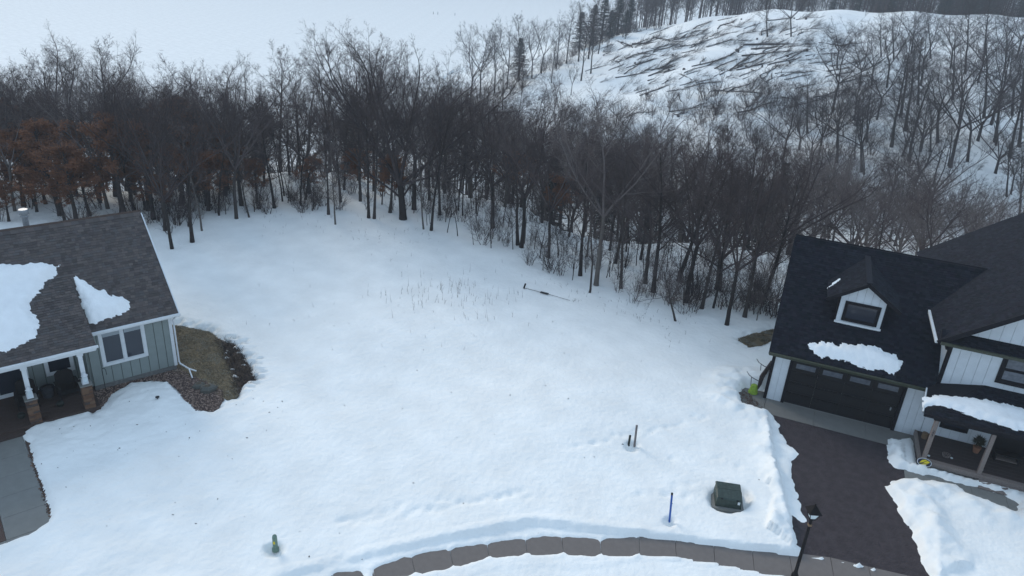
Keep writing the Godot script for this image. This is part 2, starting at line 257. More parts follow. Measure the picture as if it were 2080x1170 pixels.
func make_materials() -> void:
	var mot := noise_tex(0.012, 0.72, 1.0, 3)
	var fin := noise_tex(0.06, 0.6, 1.0, 5, 512, 3)
	var gr := noise_tex(0.25, 0.55, 1.0, 9, 512, 2)
	var soft := noise_tex(0.008, 0.94, 1.0, 11, 512, 5)
	var nf := noise_tex(0.09, 0, 1, 7, 512, 4, 6.0)
	var nsnow := noise_tex(0.03, 0, 1, 8, 1024, 4, 6.0)
	var worn := noise_tex(0.012, 0.8, 1.0, 21, 1024, 5)
	mat("snow", srgb(0.89, 0.895, 0.86), 0.85, soft, 0.09, nsnow, 0.34, 0.25)
	mat("roof_snow", srgb(0.89, 0.9, 0.885), 0.85, soft, 0.4, nsnow, 0.5, 0.25)
	mat("asphalt", srgb(0.06, 0.049, 0.052), 0.9, worn, 0.16, nf, 0.5, 0.3)
	mat("concrete", srgb(0.2, 0.2, 0.185), 0.88, soft, 0.5, nf, 0.07)
	mat("apron", srgb(0.17, 0.165, 0.15), 0.88, soft, 0.45, nf, 0.07)
	mat("curb", srgb(0.165, 0.145, 0.132), 0.9, soft, 0.8, nf, 0.07)
	mat("soil", srgb(0.13, 0.09, 0.072), 0.95, fin, 1.5, nf, 1.0)
	mat("grass_mat", srgb(0.215, 0.175, 0.11), 0.95, fin, 1.2, nf, 1.0)
	mat("frost_grass", srgb(0.3, 0.29, 0.24), 0.95)
	mat("chip_pale", srgb(0.27, 0.195, 0.155), 0.95)
	mat("chip_dark", srgb(0.06, 0.04, 0.036), 0.95)
	mat("straw", srgb(0.32, 0.25, 0.15), 0.95, null)
	mat("mulch", srgb(0.15, 0.1, 0.08), 0.95, fin, 2.0, nf, 1.0)
	mat("weed", srgb(0.10, 0.075, 0.055), 0.95)
	mat("litter", srgb(0.07, 0.055, 0.045), 0.95)
	for k in [["bark_dark", 0.058, 0.048, 0.044], ["bark_mid", 0.095, 0.08, 0.073], ["bark_pale", 0.2, 0.175, 0.155], ["twig_dark", 0.09, 0.069, 0.067], ["twig_mid", 0.14, 0.11, 0.105], ["twig_pale", 0.22, 0.185, 0.175]]:
		mat(k[0], srgb(k[1], k[2], k[3]), 0.92, fin, 1.4, nf if k[0].begins_with("bark") else null, 1.0, 0.25)
	mat("oak_leaf", srgb(0.33, 0.14, 0.065), 0.85, fin, 3.0)
	M.oak_leaf.backlight_enabled = true
	M.oak_leaf.backlight = srgb(0.12, 0.045, 0.018)
	mat("needle", srgb(0.018, 0.026, 0.018), 0.85, fin, 2.0)
	mat("log", srgb(0.07, 0.055, 0.05), 0.92, fin, 2.0)
	mat("cut_wood", srgb(0.26, 0.17, 0.1), 0.85, fin, 3.0)
	var sh := mat("shingle_brown", srgb(1, 1, 1), 0.93, gr, 1.3, nf, 0.8, 0.3)
	sh.vertex_color_use_as_albedo = true
	mat("ridge_black", srgb(0.024, 0.027, 0.038), 0.93, gr, 1.3, nf, 0.8, 0.3)
	mat("sage", srgb(0.225, 0.262, 0.25), 0.7, soft, 0.6)
	mat("sage_groove", srgb(0.09, 0.105, 0.092), 0.8)
	mat("white_trim", srgb(0.66, 0.69, 0.7), 0.55, soft, 0.8)
	mat("white_siding", srgb(0.6, 0.645, 0.67), 0.6, soft, 0.5)
	mat("white_groove", srgb(0.33, 0.36, 0.37), 0.7)
	mat("black_trim", srgb(0.014, 0.013, 0.017), 0.65, mot, 0.8, null, 1.0, 0.25)
	mat("black_door", srgb(0.01, 0.009, 0.01), 0.6, mot, 0.8, nf, 0.15)
	mat("gutter_green", srgb(0.06, 0.07, 0.045), 0.4, mot, 0.7)
	mat("foundation", srgb(0.2, 0.2, 0.19), 0.9, mot, 1.0, nf, 0.4)
	mat("pane", srgb(0.022, 0.028, 0.04), 0.06, null, 1.0, null, 1.0, 0.6)
	mat("pane_grey", srgb(0.16, 0.18, 0.21), 0.25, mot, 0.7)
	mat("interior", srgb(0.02, 0.02, 0.022), 0.9)
	mat("blind", srgb(0.3, 0.34, 0.36), 0.7)
	mat("deck_brown", srgb(0.095, 0.062, 0.05), 0.8, fin, 0.8, nf, 0.3)
	mat("deck_weathered", srgb(0.12, 0.095, 0.085), 0.85, fin, 0.8, nf, 0.3)
	mat("deck_dark", srgb(0.08, 0.06, 0.056), 0.85, fin, 0.8, nf, 0.3)
	mat("timber", srgb(0.33, 0.275, 0.245), 0.8, fin, 0.9, nf, 0.3)
	for k in 4:
		mat("stone%d" % k, [srgb(0.2, 0.105, 0.06), srgb(0.145, 0.085, 0.06), srgb(0.11, 0.085, 0.075), srgb(0.24, 0.14, 0.085)][k], 0.9, fin, 2.0, nf, 0.8)
	mat("wicker", srgb(0.012, 0.01, 0.01), 0.7, gr, 1.0, nf, 1.0)
	mat("pot_grey", srgb(0.07, 0.075, 0.085), 0.7, mot, 2.0)
	mat("pot_green", srgb(0.03, 0.038, 0.03), 0.7, fin, 2.0)
	mat("lime", srgb(0.27, 0.42, 0.04), 0.5, mot, 1.5)
	mat("iron", srgb(0.02, 0.018, 0.018), 0.75, mot, 2.0, null, 1.0, 0.2)
	mat("galvanized", srgb(0.33, 0.36, 0.38), 0.45, mot, 2.0)
	mat("cabinet_green", srgb(0.05, 0.072, 0.06), 0.5, mot, 1.0, nf, 0.1)
	mat("pedestal_green", srgb(0.19, 0.29, 0.23), 0.5, mot, 1.5)
	mat("yellow", srgb(0.66, 0.52, 0.02), 0.5)
	mat("navy", srgb(0.012, 0.014, 0.035), 0.5)
	mat("blue_paint", srgb(0.025, 0.13, 0.5), 0.5, mot, 2.0)
	mat("stake_wood", srgb(0.28, 0.245, 0.235), 0.85, fin, 3.0)
	mat("boulder", srgb(0.15, 0.15, 0.13), 0.9, fin, 1.5, nf, 1.2)
	mat("frosted", srgb(0.55, 0.62, 0.64), 0.35)
	mat("plant", srgb(0.05, 0.055, 0.028), 0.85, fin, 3.0)
	mat("terracotta", srgb(0.25, 0.12, 0.07), 0.8)
	mat("plastic_dark", srgb(0.015, 0.016, 0.018), 0.4)

# ---------------------------------------------------------------- terrain
func ss(t: float) -> float:
	t = clampf(t, 0.0, 1.0)
	return t * t * (3.0 - 2.0 * t)
func edge_z(x: float) -> float:
	if x <= EP[0][0]: return EP[0][1]
	for i in EP.size() - 1:
		if x <= EP[i + 1][0]:
			var t: float = (x - EP[i][0]) / (EP[i + 1][0] - EP[i][0])
			t = t * 0.5 + 0.5 * t * t * (3.0 - 2.0 * t)
			return EP[i][1] + (EP[i + 1][1] - EP[i][1]) * t
	return EP[EP.size() - 1][1]
func base_y(x: float, z: float) -> float:
	var s := (edge_z(x) - z) * 0.85
	var h := 0.0
	if s > 0.0: h = -0.07 * minf(s, 11.0) - 14.2 * (1.0 - exp(-maxf(s - 11.0, 0.0) / 17.0))
	var dx := (x - 75.0) / (95.0 if x < 75.0 else 900.0)
	var dz := (z + 215.0) / (135.0 if z > -215.0 else 120.0)
	var r := sqrt(dx * dx + dz * dz + 0.02)
	if r < 1.05: h += (27.0 + 0.05 * clampf(x - 75.0, 0.0, 150.0)) * (1.05 - r) * ss((1.05 - r) / 0.25)
	var w := ss((s + 2.0) / 12.0)
	if r > 1.05: w *= 1.0 - ss((s - 50.0) / 40.0)
	if w > 0.0:
		h += w * (0.35 * sin(x * 0.31 + z * 0.17) + 0.3 * sin(z * 0.43 - x * 0.12 + 1.0))
	return h
var bare_list := []
func prepare_bare() -> void:
	for k in BARE:
		if k != "bed": bare_list.append({"name": k, "p": BARE[k]})
	bare_list.append({"name": "bed", "p": MULCH})
	bare_list.append({"name": "bed", "p": GRASS})
	bare_list.append({"name": "twig", "p": TWIGBED})
	var pr := []
	for q in [[5.85, -2.5], [11.0, -2.5], [11.0, 0.3], [5.85, 0.3]]:
		pr.append(r_xz(q[0], q[1]))
	bare_list.append({"name": "porchright", "p": pr})
	for i in range(1, CURB_U.size() - 1):
		if i == 2: continue
		var a: Vector2 = CURB_U[i]
		var b: Vector2 = CURB_U[i + 1]
		var d: Vector2 = CURB_L[i + 1]
		var e: Vector2 = CURB_L[i]
		if i < 10:   # slabs whose corners the snow has kept
			var q := []
			var ring := [a, b, d, e]
			for j in 4:
				var p0: Vector2 = ring[j]
				q.append(p0.lerp(ring[(j + 3) % 4], 0.16)); q.append(p0.lerp(ring[(j + 1) % 4], 0.16))
			bare_list.append({"name": "curb", "p": q})
		else:
			bare_list.append({"name": "curb", "p": [a, b + (b - a) * 0.05, d + (d - e) * 0.05, e]})
	for t in THIN: bare_list.append({"name": "thin", "p": t})
	bare_list.append({"name": "street", "p": STREET})
	for b in bare_list:
		var lo := Vector2(1e9, 1e9)
		var hi := -lo
		for q in b.p:
			lo = lo.min(q); hi = hi.max(q)
		b.lo = lo - Vector2.ONE * 1.6
		b.hi = hi + Vector2.ONE * 1.6
func r_xz(u: float, vv: float) -> Vector2:
	var a := deg_to_rad(RA)
	return Vector2(RH.x + u * cos(a) - vv * sin(a), RH.z - u * sin(a) - vv * cos(a))
func l_xz(u: float, vv: float) -> Vector2:
	var a := deg_to_rad(LA)
	return Vector2(LH.x + u * cos(a) - vv * sin(a), LH.z - u * sin(a) - vv * cos(a))
func sdist(p: Vector2, poly: Array) -> float:   # negative inside
	var d := 1e9
	var inside := false
	var m := poly.size()
	var a: Vector2 = poly[m - 1]
	for i in m:
		var b: Vector2 = poly[i]
		var e := b - a
		var w := p - a
		var t := clampf(w.dot(e) / maxf(e.length_squared(), 1e-9), 0.0, 1.0)
		d = minf(d, (w - e * t).length_squared())
		if (a.y > p.y) != (b.y > p.y) and p.x < (b.x - a.x) * (p.y - a.y) / (b.y - a.y) + a.x: inside = not inside
		a = b
	d = sqrt(d)
	return -d if inside else d
func snow_y(x: float, z: float) -> float:
	var y := base_y(x, z)
	var depth := 0.21
	if z < -70.0 or z > -12.0 or absf(x) > 60.0: return y + depth
	var p := Vector2(x, z)
	depth += 0.05 * sin(x * 0.5 + 1.3 * sin(z * 0.21)) + 0.04 * sin(z * 0.61 + x * 0.2) + 0.012 * lump.get_noise_2d(x * 1.3, z * 3.0)
	var yard := ss((-8.5 - x) / 5.0) * ss((z + 33.0) / 5.0)
	depth += lump.get_noise_2d(x, z) * (0.02 + 0.05 * yard) + fine.get_noise_2d(x, z) * (0.009 + 0.022 * yard)
	for q: Vector2 in PRINTS:
		var dq := (p - q).length_squared()
		if dq < 0.12: depth -= 0.075 * exp(-dq / 0.022)
	# a shallow trough runs down from the corner of the grey house into the lot
	var tr := sdist_seg(p, Vector2(-13.2, -36.5), Vector2(-7.5, -28.5))
	depth -= 0.1 * exp(-tr * tr / 0.9)
	var rag := lump.get_noise_2d(x * 2.2 + 40.0, z * 2.2) * 0.16 + fine.get_noise_2d(x + 9.0, z) * 0.06
	var sd := 9.0
	var who := ""
	var thin := 9.0
	for b in bare_list:
		if x < b.lo.x or x > b.hi.x or z < b.lo.y or z > b.hi.y: continue
		var q := sdist(p, b.p)
		if b.name == "thin": thin = minf(thin, q)
		elif b.name == "street": depth = lerpf(0.035, depth, ss((q + 0.1) / 0.25)) if q < 0.3 else depth
		elif q < sd:
			sd = q
			who = b.name
	if thin < 0.4: depth = lerpf(0.07 + 0.02 * fine.get_noise_2d(x, z), depth + 0.03, ss((thin + rag * 0.5 + 0.06) / 0.15))
	if sd < 2.5:
		var k := 0.3
		match who:
			"drive":
				sd += rag
				if thin > 0.1: depth += 0.22 * exp(-pow((sd - 0.9) / 0.7, 2.0)) * (1.0 + lump.get_noise_2d(x * 1.5, z * 1.5))
				k = 0.35
			"curb": 
				sd += rag * 0.25
				k = 0.12
			"trans", "ped", "well_stake", "well_blue": k = 0.16
			"bed", "patch": 
				sd += rag * 2.0 + fine.get_noise_2d(x * 1.7, z * 1.7) * 0.14
				k = 0.7
			"twig":
				sd += rag + fine.get_noise_2d(x * 0.35 + z * 0.1, z * 2.4) * 0.75 - 0.05
				k = 0.5
			"porchright", "porchleft": k = 0.2
			_:
				sd += rag * 0.6
				k = 0.3
		if sd <= 0.0: return y + maxf(-0.16, sd * 0.5 - 0.012)
		depth = -0.012 + (depth + 0.012) * ss(0.25 + 0.75 * sd / k) if sd < k else depth
		if sd < k: depth = lerpf(-0.012, depth, minf(1.0, sd / (k * 0.35)))
	return y + depth
func sdist_seg(p: Vector2, a: Vector2, b: Vector2) -> float:
	var e := b - a
	var t := clampf((p - a).dot(e) / e.length_squared(), 0.0, 1.0)
	return (p - a - e * t).length()
func lines(lo: float, d0: float, d1: float, hi: float, step: float, far_step: float, grow: float) -> PackedFloat32Array:
	var out := PackedFloat32Array()
	var x := d0
	while x < d1:
		out.append(x)
		x += step
	var s := step
	while x < hi:
		out.append(x)
		s = minf(s * grow, far_step) if x < d1 + 250.0 else s * 1.15
		x += s
	s = step
	x = d0 - step
	var left := PackedFloat32Array()
	while x > lo:
		left.append(x)
		s = minf(s * grow, far_step) if x > d0 - 250.0 else s * 1.15
		x -= s
	left.reverse()
	left.append_array(out)
	return left
func build_ground() -> void:
	var xs := lines(-3500.0, -23.0, 18.5, 3500.0, 0.125, 2.2, 1.06)
	var zs := lines(-4500.0, -44.0, -16.5, 200.0, 0.125, 2.2, 1.05)
	var w := xs.size()
	var h := zs.size()
	var ys := PackedFloat32Array()
	ys.resize(w * h)
	for j in h:
		for i in w: ys[j * w + i] = snow_y(xs[i], zs[j])
	var vv := PackedVector3Array()
	var nn := PackedVector3Array()
	var ix := PackedInt32Array()
	vv.resize(w * h)
	nn.resize(w * h)
	for j in h:
		var j0 := maxi(j - 1, 0)
		var j1 := mini(j + 1, h - 1)
		for i in w:
			var i0 := maxi(i - 1, 0)
			var i1 := mini(i + 1, w - 1)
			var k := j * w + i
			vv[k] = Vector3(xs[i], ys[k], zs[j])
			nn[k] = Vector3(-(ys[j * w + i1] - ys[j * w + i0]) / (xs[i1] - xs[i0]), 1.0, -(ys[j1 * w + i] - ys[j0 * w + i]) / (zs[j1] - zs[j0])).normalized()
	ix.resize((w - 1) * (h - 1) * 6)
	var q := 0
	for j in h - 1:
		for i in w - 1:
			var a := j * w + i
			ix[q] = a; ix[q + 1] = a + 1; ix[q + 2] = a + w
			ix[q + 3] = a + 1; ix[q + 4] = a + w + 1; ix[q + 5] = a + w
			q += 6
	var arr := []
	arr.resize(Mesh.ARRAY_MAX)
	arr[Mesh.ARRAY_VERTEX] = vv
	arr[Mesh.ARRAY_NORMAL] = nn
	arr[Mesh.ARRAY_INDEX] = ix
	var m := ArrayMesh.new()
	m.add_surface_from_arrays(Mesh.PRIMITIVE_TRIANGLES, arr)
	structure("snow_ground", m, M.snow)

# ---------------------------------------------------------------- houses
# local axes of a house: x along its front, y up, z towards the street
func shingles(parent: Node, o: Vector3, across: Vector3, up: Vector3, wide: Callable, rows: int, course: float, tones: Array, sd: int) -> void:
	# courses of single shingles; wide(row) gives the start and end of that course along the roof
	var r := RandomNumberGenerator.new()
	r.seed = sd
	var b := MB.new()
	b.use_col = true
	var nn := across.cross(up).normalized()
	for k in rows:
		var se: Vector2 = wide.call((k + 0.5) * course)
		var x := se.x + r.randf() * -0.2
		while x < se.y:
			var w := r.randf_range(0.11, 0.27)
			var x0 := maxf(x, se.x)
			var x1 := minf(x + w - 0.008, se.y)
			x += w
			if x1 - x0 < 0.03: continue
			var t: Color = tones[r.randi() % tones.size()]
			b.col = t * r.randf_range(0.86, 1.12)
			b.col.a = 1.0
			var th := r.randf_range(0.010, 0.022)
			var dn := r.randf_range(-0.012, 0.01)
			var p0 := o + across * x0 + up * (k * course + dn)
			var p1 := o + across * x1 + up * (k * course + dn)
			var q1 := o + across * x1 + up * ((k + 1) * course + 0.02)
			var q0 := o + across * x0 + up * ((k + 1) * course + 0.02)
			b.quad(p0 + nn * th, p1 + nn * th, q1 + nn * 0.002, q0 + nn * 0.002)
			b.quad(p0, p1, p1 + nn * th, p0 + nn * th)
			b.quad(p1, q1, q1 + nn * 0.002, p1 + nn * th)
			b.quad(q0, p0, p0 + nn * th, q0 + nn * 0.002)
	var s := part(parent, "shingles", b, M.shingle_brown)
	s.set_meta("kind", "stuff")
func roof_snow(parent: Node, called: String, poly: Array, height: Callable, thick: float, sd: int) -> void:
	var lo := Vector2(1e9, 1e9)
	var hi := -lo
	for q in poly:
		lo = lo.min(q); hi = hi.max(q)
	lo -= Vector2.ONE * 0.2
	hi += Vector2.ONE * 0.2
	var st := 0.07
	var w := int((hi.x - lo.x) / st) + 2
	var h := int((hi.y - lo.y) / st) + 2
	var P := []
	var D := []
	for j in h:
		for i in w:
			var p := lo + Vector2(i, j) * st
			var d := -sdist(p, poly) + lump.get_noise_2d(p.x * 2.5 + sd, p.y * 2.5) * 0.13 + fine.get_noise_2d(p.x * 1.5 + sd, p.y * 1.5) * 0.08
			var t := -0.05
			if d > 0.0: t = 0.012 + thick * pow(ss(d / 0.4), 0.7) * (1.0 + 0.25 * lump.get_noise_2d(p.x + sd, p.y)) + fine.get_noise_2d(p.x * 2.0, p.y * 2.0) * 0.012
			P.append(Vector3(p.x, height.call(p.x, p.y) + t, -p.y)); D.append(d)
	var b := MB.new()
	var keep := {}
	for j in h - 1:
		for i in w - 1:
			var k := j * w + i
			if maxf(maxf(D[k], D[k + 1]), maxf(D[k + w], D[k + w + 1])) <= 0.0: continue
			for q in [k, k + 1, k + w, k + w + 1]:
				if not keep.has(q):
					keep[q] = b.v.size()
					var i2: int = q % w
					var j2: int = q / w
					var ex: Vector3 = P[j2 * w + mini(i2 + 1, w - 1)] - P[j2 * w + maxi(i2 - 1, 0)]
					var ez: Vector3 = P[mini(j2 + 1, h - 1) * w + i2] - P[maxi(j2 - 1, 0) * w + i2]
					b.v.append(P[q]); b.n.append(ex.cross(ez).normalized())
			var a: int = keep[k]
			var bb: int = keep[k + 1]
			var cc: int = keep[k + w]
			var dd: int = keep[k + w + 1]
			b.ix.append_array([a, cc, bb, bb, cc, dd])
	part(parent, called, b, M.roof_snow)
func siding(parent: Node, called: String, x0: float, x1: float, y0: Callable, y1: Callable, z: float, width: float, board: Material, batten: Material, proud: float, bw: float) -> void:
	# a wall slab faced with single boards; a narrow batten covers each joint
	var wl := MB.new()
	var n := maxi(1, int(round((x1 - x0) / width)))
	var st := (x1 - x0) / n
	wl.slab([Vector3(x0, y0.call(x0), z - 0.02), Vector3(x1, y0.call(x1), z - 0.02), Vector3(x1, y1.call(x1), z - 0.02), Vector3(x0, y1.call(x0), z - 0.02)], Vector3(0, 0, -0.12))
	var w := part(parent, called, wl, batten)
	for i in n:
		var a := x0 + i * st + (bw * 0.5 if i > 0 else 0.0)
		var e := x0 + (i + 1) * st - (bw * 0.5 if i < n - 1 else 0.0)
		var b := MB.new()
		var mid := (a + e) * 0.5
		var ring := [Vector3(a, y0.call(a), z), Vector3(e, y0.call(e), z), Vector3(e, y1.call(e), z)]
		if absf(y1.call(mid) - (y1.call(a) + y1.call(e)) * 0.5) > 0.01: ring.append(Vector3(mid, y1.call(mid), z))
		ring.append(Vector3(a, y1.call(a), z))
		b.slab(ring, Vector3(0, 0, -0.035))
		part(w, "siding_board", b, board)
func frame_window(parent: Node, called: String, x0: float, x1: float, y0: float, y1: float, z: float, fw: float, fm: Material, panes: int, pm: Material, rows := 1) -> Node3D:
	var o := Node3D.new()
	o.name = called
	parent.add_child(o, true)
	var f := MB.new()
	f.box(Vector3(x0, y0, z), Vector3(x0 + fw, y1, z + 0.06))
	f.box(Vector3(x1 - fw, y0, z), Vector3(x1, y1, z + 0.06))
	f.box(Vector3(x0 + fw, y1 - fw, z), Vector3(x1 - fw, y1, z + 0.058))
	f.box(Vector3(x0 + fw, y0, z), Vector3(x1 - fw, y0 + fw, z + 0.075))
	var pw := (x1 - x0 - 2 * fw) / panes
	for i in range(1, panes): f.box(Vector3(x0 + fw + i * pw - 0.05, y0 + fw, z), Vector3(x0 + fw + i * pw + 0.05, y1 - fw, z + 0.055))
	var ph := (y1 - y0 - 2 * fw) / rows
	for i in range(1, rows): f.box(Vector3(x0 + fw, y0 + fw + i * ph - 0.025, z), Vector3(x1 - fw, y0 + fw + i * ph + 0.025, z + 0.05))
	part(o, "frame", f, fm)
	for i in panes:
		for j in rows:
			var a := x0 + fw + i * pw + (0.05 if i > 0 else 0.0)
			var e := x0 + fw + (i + 1) * pw - (0.05 if i < panes - 1 else 0.0)
			var c := y0 + fw + j * ph + (0.025 if j > 0 else 0.0)
			var d := y0 + fw + (j + 1) * ph - (0.025 if j < rows - 1 else 0.0)
			var sash := MB.new()
			sash.box(Vector3(a, c, z), Vector3(a + 0.035, d, z + 0.035))
			sash.box(Vector3(e - 0.035, c, z), Vector3(e, d, z + 0.035))
			sash.box(Vector3(a + 0.035, c, z), Vector3(e - 0.035, c + 0.035, z + 0.035))
			sash.box(Vector3(a + 0.035, d - 0.035, z), Vector3(e - 0.035, d, z + 0.035))
			part(o, "sash", sash, fm)
			boxp(o, "pane", Vector3(a + 0.035, c + 0.035, z), Vector3(e - 0.035, d - 0.035, z + 0.012), pm)
	return o

func left_house() -> void:
	var h := thing("grey_house", "grey-green sided house with brown shingle roof and white trimmed porch", "house", LH, LA)
	var xl := -11.0
	var slope := 0.79
	var ps := 0.5027
	var roof_main := func(_x: float, v: float) -> float: return 3.18 + (v + 0.4) * slope
	var flat := func(y: float) -> Callable: return func(_x: float) -> float: return y
	siding(h, "wall", -3.45, 0.14, flat.call(0.28), flat.call(3.12), 0.0, 0.41, M.sage, M.sage_groove, 0.02, 0.03)
	siding(h, "porch_wall", xl, -3.47, flat.call(0.2), flat.call(3.4), -1.2, 0.41, M.sage, M.sage_groove, 0.02, 0.03)
	boxp(h, "foundation", Vector3(-3.45, -0.3, -0.12), Vector3(0.12, 0.275, -0.015), M.foundation)
	boxp(h, "side_wall", Vector3(0.02, -0.3, -8.3), Vector3(0.14, 3.2, -0.15), M.sage)
	var gb := MB.new()
	gb.slab([Vector3(0.14, 3.2, -0.2), Vector3(0.14, 3.2, -8.3), Vector3(0.14, 6.5, -4.25)], Vector3(-0.12, 0, 0))
	part(h, "gable_wall", gb, M.sage)
	boxp(h, "back_wall", Vector3(xl, -0.3, -8.42), Vector3(0.14, 3.2, -8.3), M.sage)
	boxp(h, "recess_wall", Vector3(-3.57, 0.2, -1.2), Vector3(-3.45, 3.3, -0.15), M.sage)
	var ct := MB.new()
	ct.box(Vector3(0.02, 0.26, 0.003), Vector3(0.165, 3.1, 0.03)); ct.box(Vector3(0.143, 0.26, -0.13), Vector3(0.168, 3.1, 0.0))
	part(h, "corner_trim", ct, M.white_trim)
	# main roof
	var dv := Vector3(0, slope, -1).normalized()
	var sl := 4.52 * sqrt(1 + slope * slope)
	var o := Vector3(xl, 3.18, 0.4)
	var rf := MB.new()
	var nrm := Vector3.RIGHT.cross(dv)
	rf.slab([o, Vector3(0.43, 3.18, 0.4), Vector3(0.43, 3.18, 0.4) + dv * sl, o + dv * sl], -nrm * 0.16)
	var back := Vector3(0, -slope, -1).normalized()
	var rl := o + dv * sl
	var rr := Vector3(0.43, 3.18, 0.4) + dv * sl
	rf.slab([rl, rr, rr + back * sl, rl + back * sl], Vector3.RIGHT.cross(back) * 0.16)
	var roof := part(h, "roof", rf, M.soil)
	var tones := [Color(0.18, 0.153, 0.142), Color(0.16, 0.138, 0.13), Color(0.205, 0.172, 0.158), Color(0.165, 0.15, 0.146), Color(0.135, 0.116, 0.11)]
	var wide := func(_s: float) -> Vector2: return Vector2(0.0, 11.43)
	shingles(roof, o, Vector3.RIGHT, dv, wide, int(sl / 0.14) + 1, 0.14, tones, 5)
	var cap := MB.new()
	cap.use_col = true
	for i in 38:
		cap.col = tones[i % 5]
		var x := xl + i * 0.3
		cap.hexa([Vector3(x, rl.y - 0.08, rl.z + 0.15), Vector3(x + 0.31, rl.y - 0.08, rl.z + 0.15), Vector3(x + 0.31, rl.y - 0.08, rl.z - 0.15), Vector3(x, rl.y - 0.08, rl.z - 0.15), Vector3(x, rl.y + 0.05, rl.z + 0.03), Vector3(x + 0.31, rl.y + 0.035, rl.z + 0.03), Vector3(x + 0.31, rl.y + 0.035, rl.z - 0.03), Vector3(x, rl.y + 0.05, rl.z - 0.03)])
	part(roof, "ridge_cap", cap, M.shingle_brown)
	var fa := MB.new()
	fa.bar(Vector3(-3.3, 3.09, 0.43), Vector3(0.46, 3.09, 0.43), 0.06, 0.14)
	fa.box(Vector3(-3.3, 2.98, -0.02), Vector3(0.43, 3.01, 0.4))
	part(h, "fascia", fa, M.white_trim)
	var gt := MB.new()
	gt.box(Vector3(-3.28, 3.1, 0.461), Vector3(0.48, 3.2, 0.56))
	part(h, "gutter", gt, M.white_trim)
	var rk := MB.new()
	rk.bar(Vector3(0.45, 3.12, 0.4), Vector3(0.45, 3.12, 0.4) + dv * sl, 0.05, 0.18, nrm)
	part(h, "rake_board", rk, M.white_trim)
	# porch roof of flatter pitch lying on the main roof
	var pv := Vector3(0, ps, -1).normalized()
	var pl := 3.66 * sqrt(1 + ps * ps)
	var po := Vector3(xl, 3.2, 1.7)
	var pn := Vector3.RIGHT.cross(pv)
	var pr := MB.new()
	var pe := Vector3(-3.32, 3.2, 1.7)
	pr.slab([po, pe, pe + pv * pl, po + pv * pl], -pn * 0.14)
	var proof := part(h, "porch_roof", pr, M.soil)
	var widep := func(_s: float) -> Vector2: return Vector2(0.0, 7.68)
	shingles(proof, po, Vector3.RIGHT, pv, widep, int(pl / 0.14) + 1, 0.14, tones, 6)
	var ck := MB.new()   # cheek between the two slopes
	ck.slab([Vector3(-3.33, 3.08, 1.68), Vector3(-3.33, 3.12, 0.4), pe + pv * pl + Vector3(-0.01, -0.02, 0), Vector3(-3.33, 3.19, 1.68)], Vector3(-0.05, 0, 0))
	part(proof, "cheek", ck, M.sage)
	var pf := MB.new()
	pf.box(Vector3(xl, 3.0, 1.62), Vector3(-3.33, 3.19, 1.72))
	pf.box(Vector3(xl, 2.93, 1.2), Vector3(-3.36, 3.0, 1.68))
	pf.box(Vector3(xl, 3.1, 1.721), Vector3(-3.26, 3.19, 1.81))
	part(h, "porch_beam", pf, M.white_trim)
	boxp(h, "porch_ceiling", Vector3(xl, 2.9, -1.15), Vector3(-3.5, 2.925, 1.62), M.white_trim)
	var hgt := func(x: float, v: float) -> float: return maxf(3.2 + (v + 1.7) * ps if x < -3.32 and v < 1.96 else -9.0, 3.18 + (v + 0.4) * slope)
	roof_snow(h, "roof_snow", SNOW_LEFT_A, hgt, 0.16, 3)
	roof_snow(h, "roof_snow", SNOW_LEFT_B, roof_main, 0.15, 8)
	# windows
	var w := frame_window(h, "window", -2.98, -1.05, 1.17, 3.0, 0.003, 0.13, M.white_trim, 2, M.pane)
	var bl := MB.new()
	for i in 2: bl.box(Vector3(-2.8 + i * 0.9, 2.62, 0.017), Vector3(-2.05 + i * 0.9, 2.8, 0.022))
	part(w, "blind", bl, M.blind)
	frame_window(h, "porch_window", -5.1, -3.95, 0.75, 2.5, -1.197, 0.12, M.white_trim, 1, M.pane)
	frame_window(h, "sliding_door", -8.3, -5.75, 0.22, 2.5, -1.197, 0.12, M.white_trim, 2, M.pane)
	boxp(h, "outlet_box", Vector3(-3.78, 1.0, -1.197), Vector3(-3.66, 1.2, -1.15), M.white_trim)
	# deck
	var dk := Node3D.new()
	dk.name = "porch_deck"
	h.add_child(dk)
	for i in 18:
		var z := -1.18 + i * 0.155
		boxp(dk, "plank", Vector3(xl, 0.15, z), Vector3(-3.6, 0.19 + 0.004 * (i % 2), z + 0.147), M.deck_brown)
	boxp(dk, "rim_board", Vector3(xl, -0.1, 1.61), Vector3(-3.6, 0.2, 1.66), M.deck_brown)
	boxp(dk, "step", Vector3(xl, -0.1, 1.665), Vector3(-6.5, 0.1, 2.0), M.deck_brown)
	# piers of stacked stone with white posts
	var r := RandomNumberGenerator.new()
	r.seed = 77
	for px in [-3.97, -6.02]:
		var pc := Node3D.new()
		pc.name = "porch_column"
		h.add_child(pc, true)
		pc.position = Vector3(px, 0, 1.42)
		var y := -0.1
		var row := 0
		while y < 1.24:
			var hh := r.randf_range(0.07, 0.12)
			var cuts := [-0.21, r.randf_range(-0.12, 0.1), 0.21]
			for i in 2:
				for s in 2:
					var b := MB.new()
					var jit := r.randf_range(-0.014, 0.014)
					b.box(Vector3(cuts[i] + (0.004 if i else -jit), y, (0.0 if s else -0.21) + jit), Vector3(cuts[i + 1] - (0.004 if not i else -jit), y + hh - 0.008, (0.215 if s else -0.004) + jit))
					part(pc, "stone", b, M["stone%d" % (r.randi() % 4)])
			y += hh
			row += 1
		boxp(pc, "cap_stone", Vector3(-0.24, y, -0.24), Vector3(0.24, y + 0.05, 0.24), M.concrete)
		var ps2 := MB.new()
		ps2.box(Vector3(-0.12, y + 0.05, -0.12), Vector3(0.12, y + 0.26, 0.12))
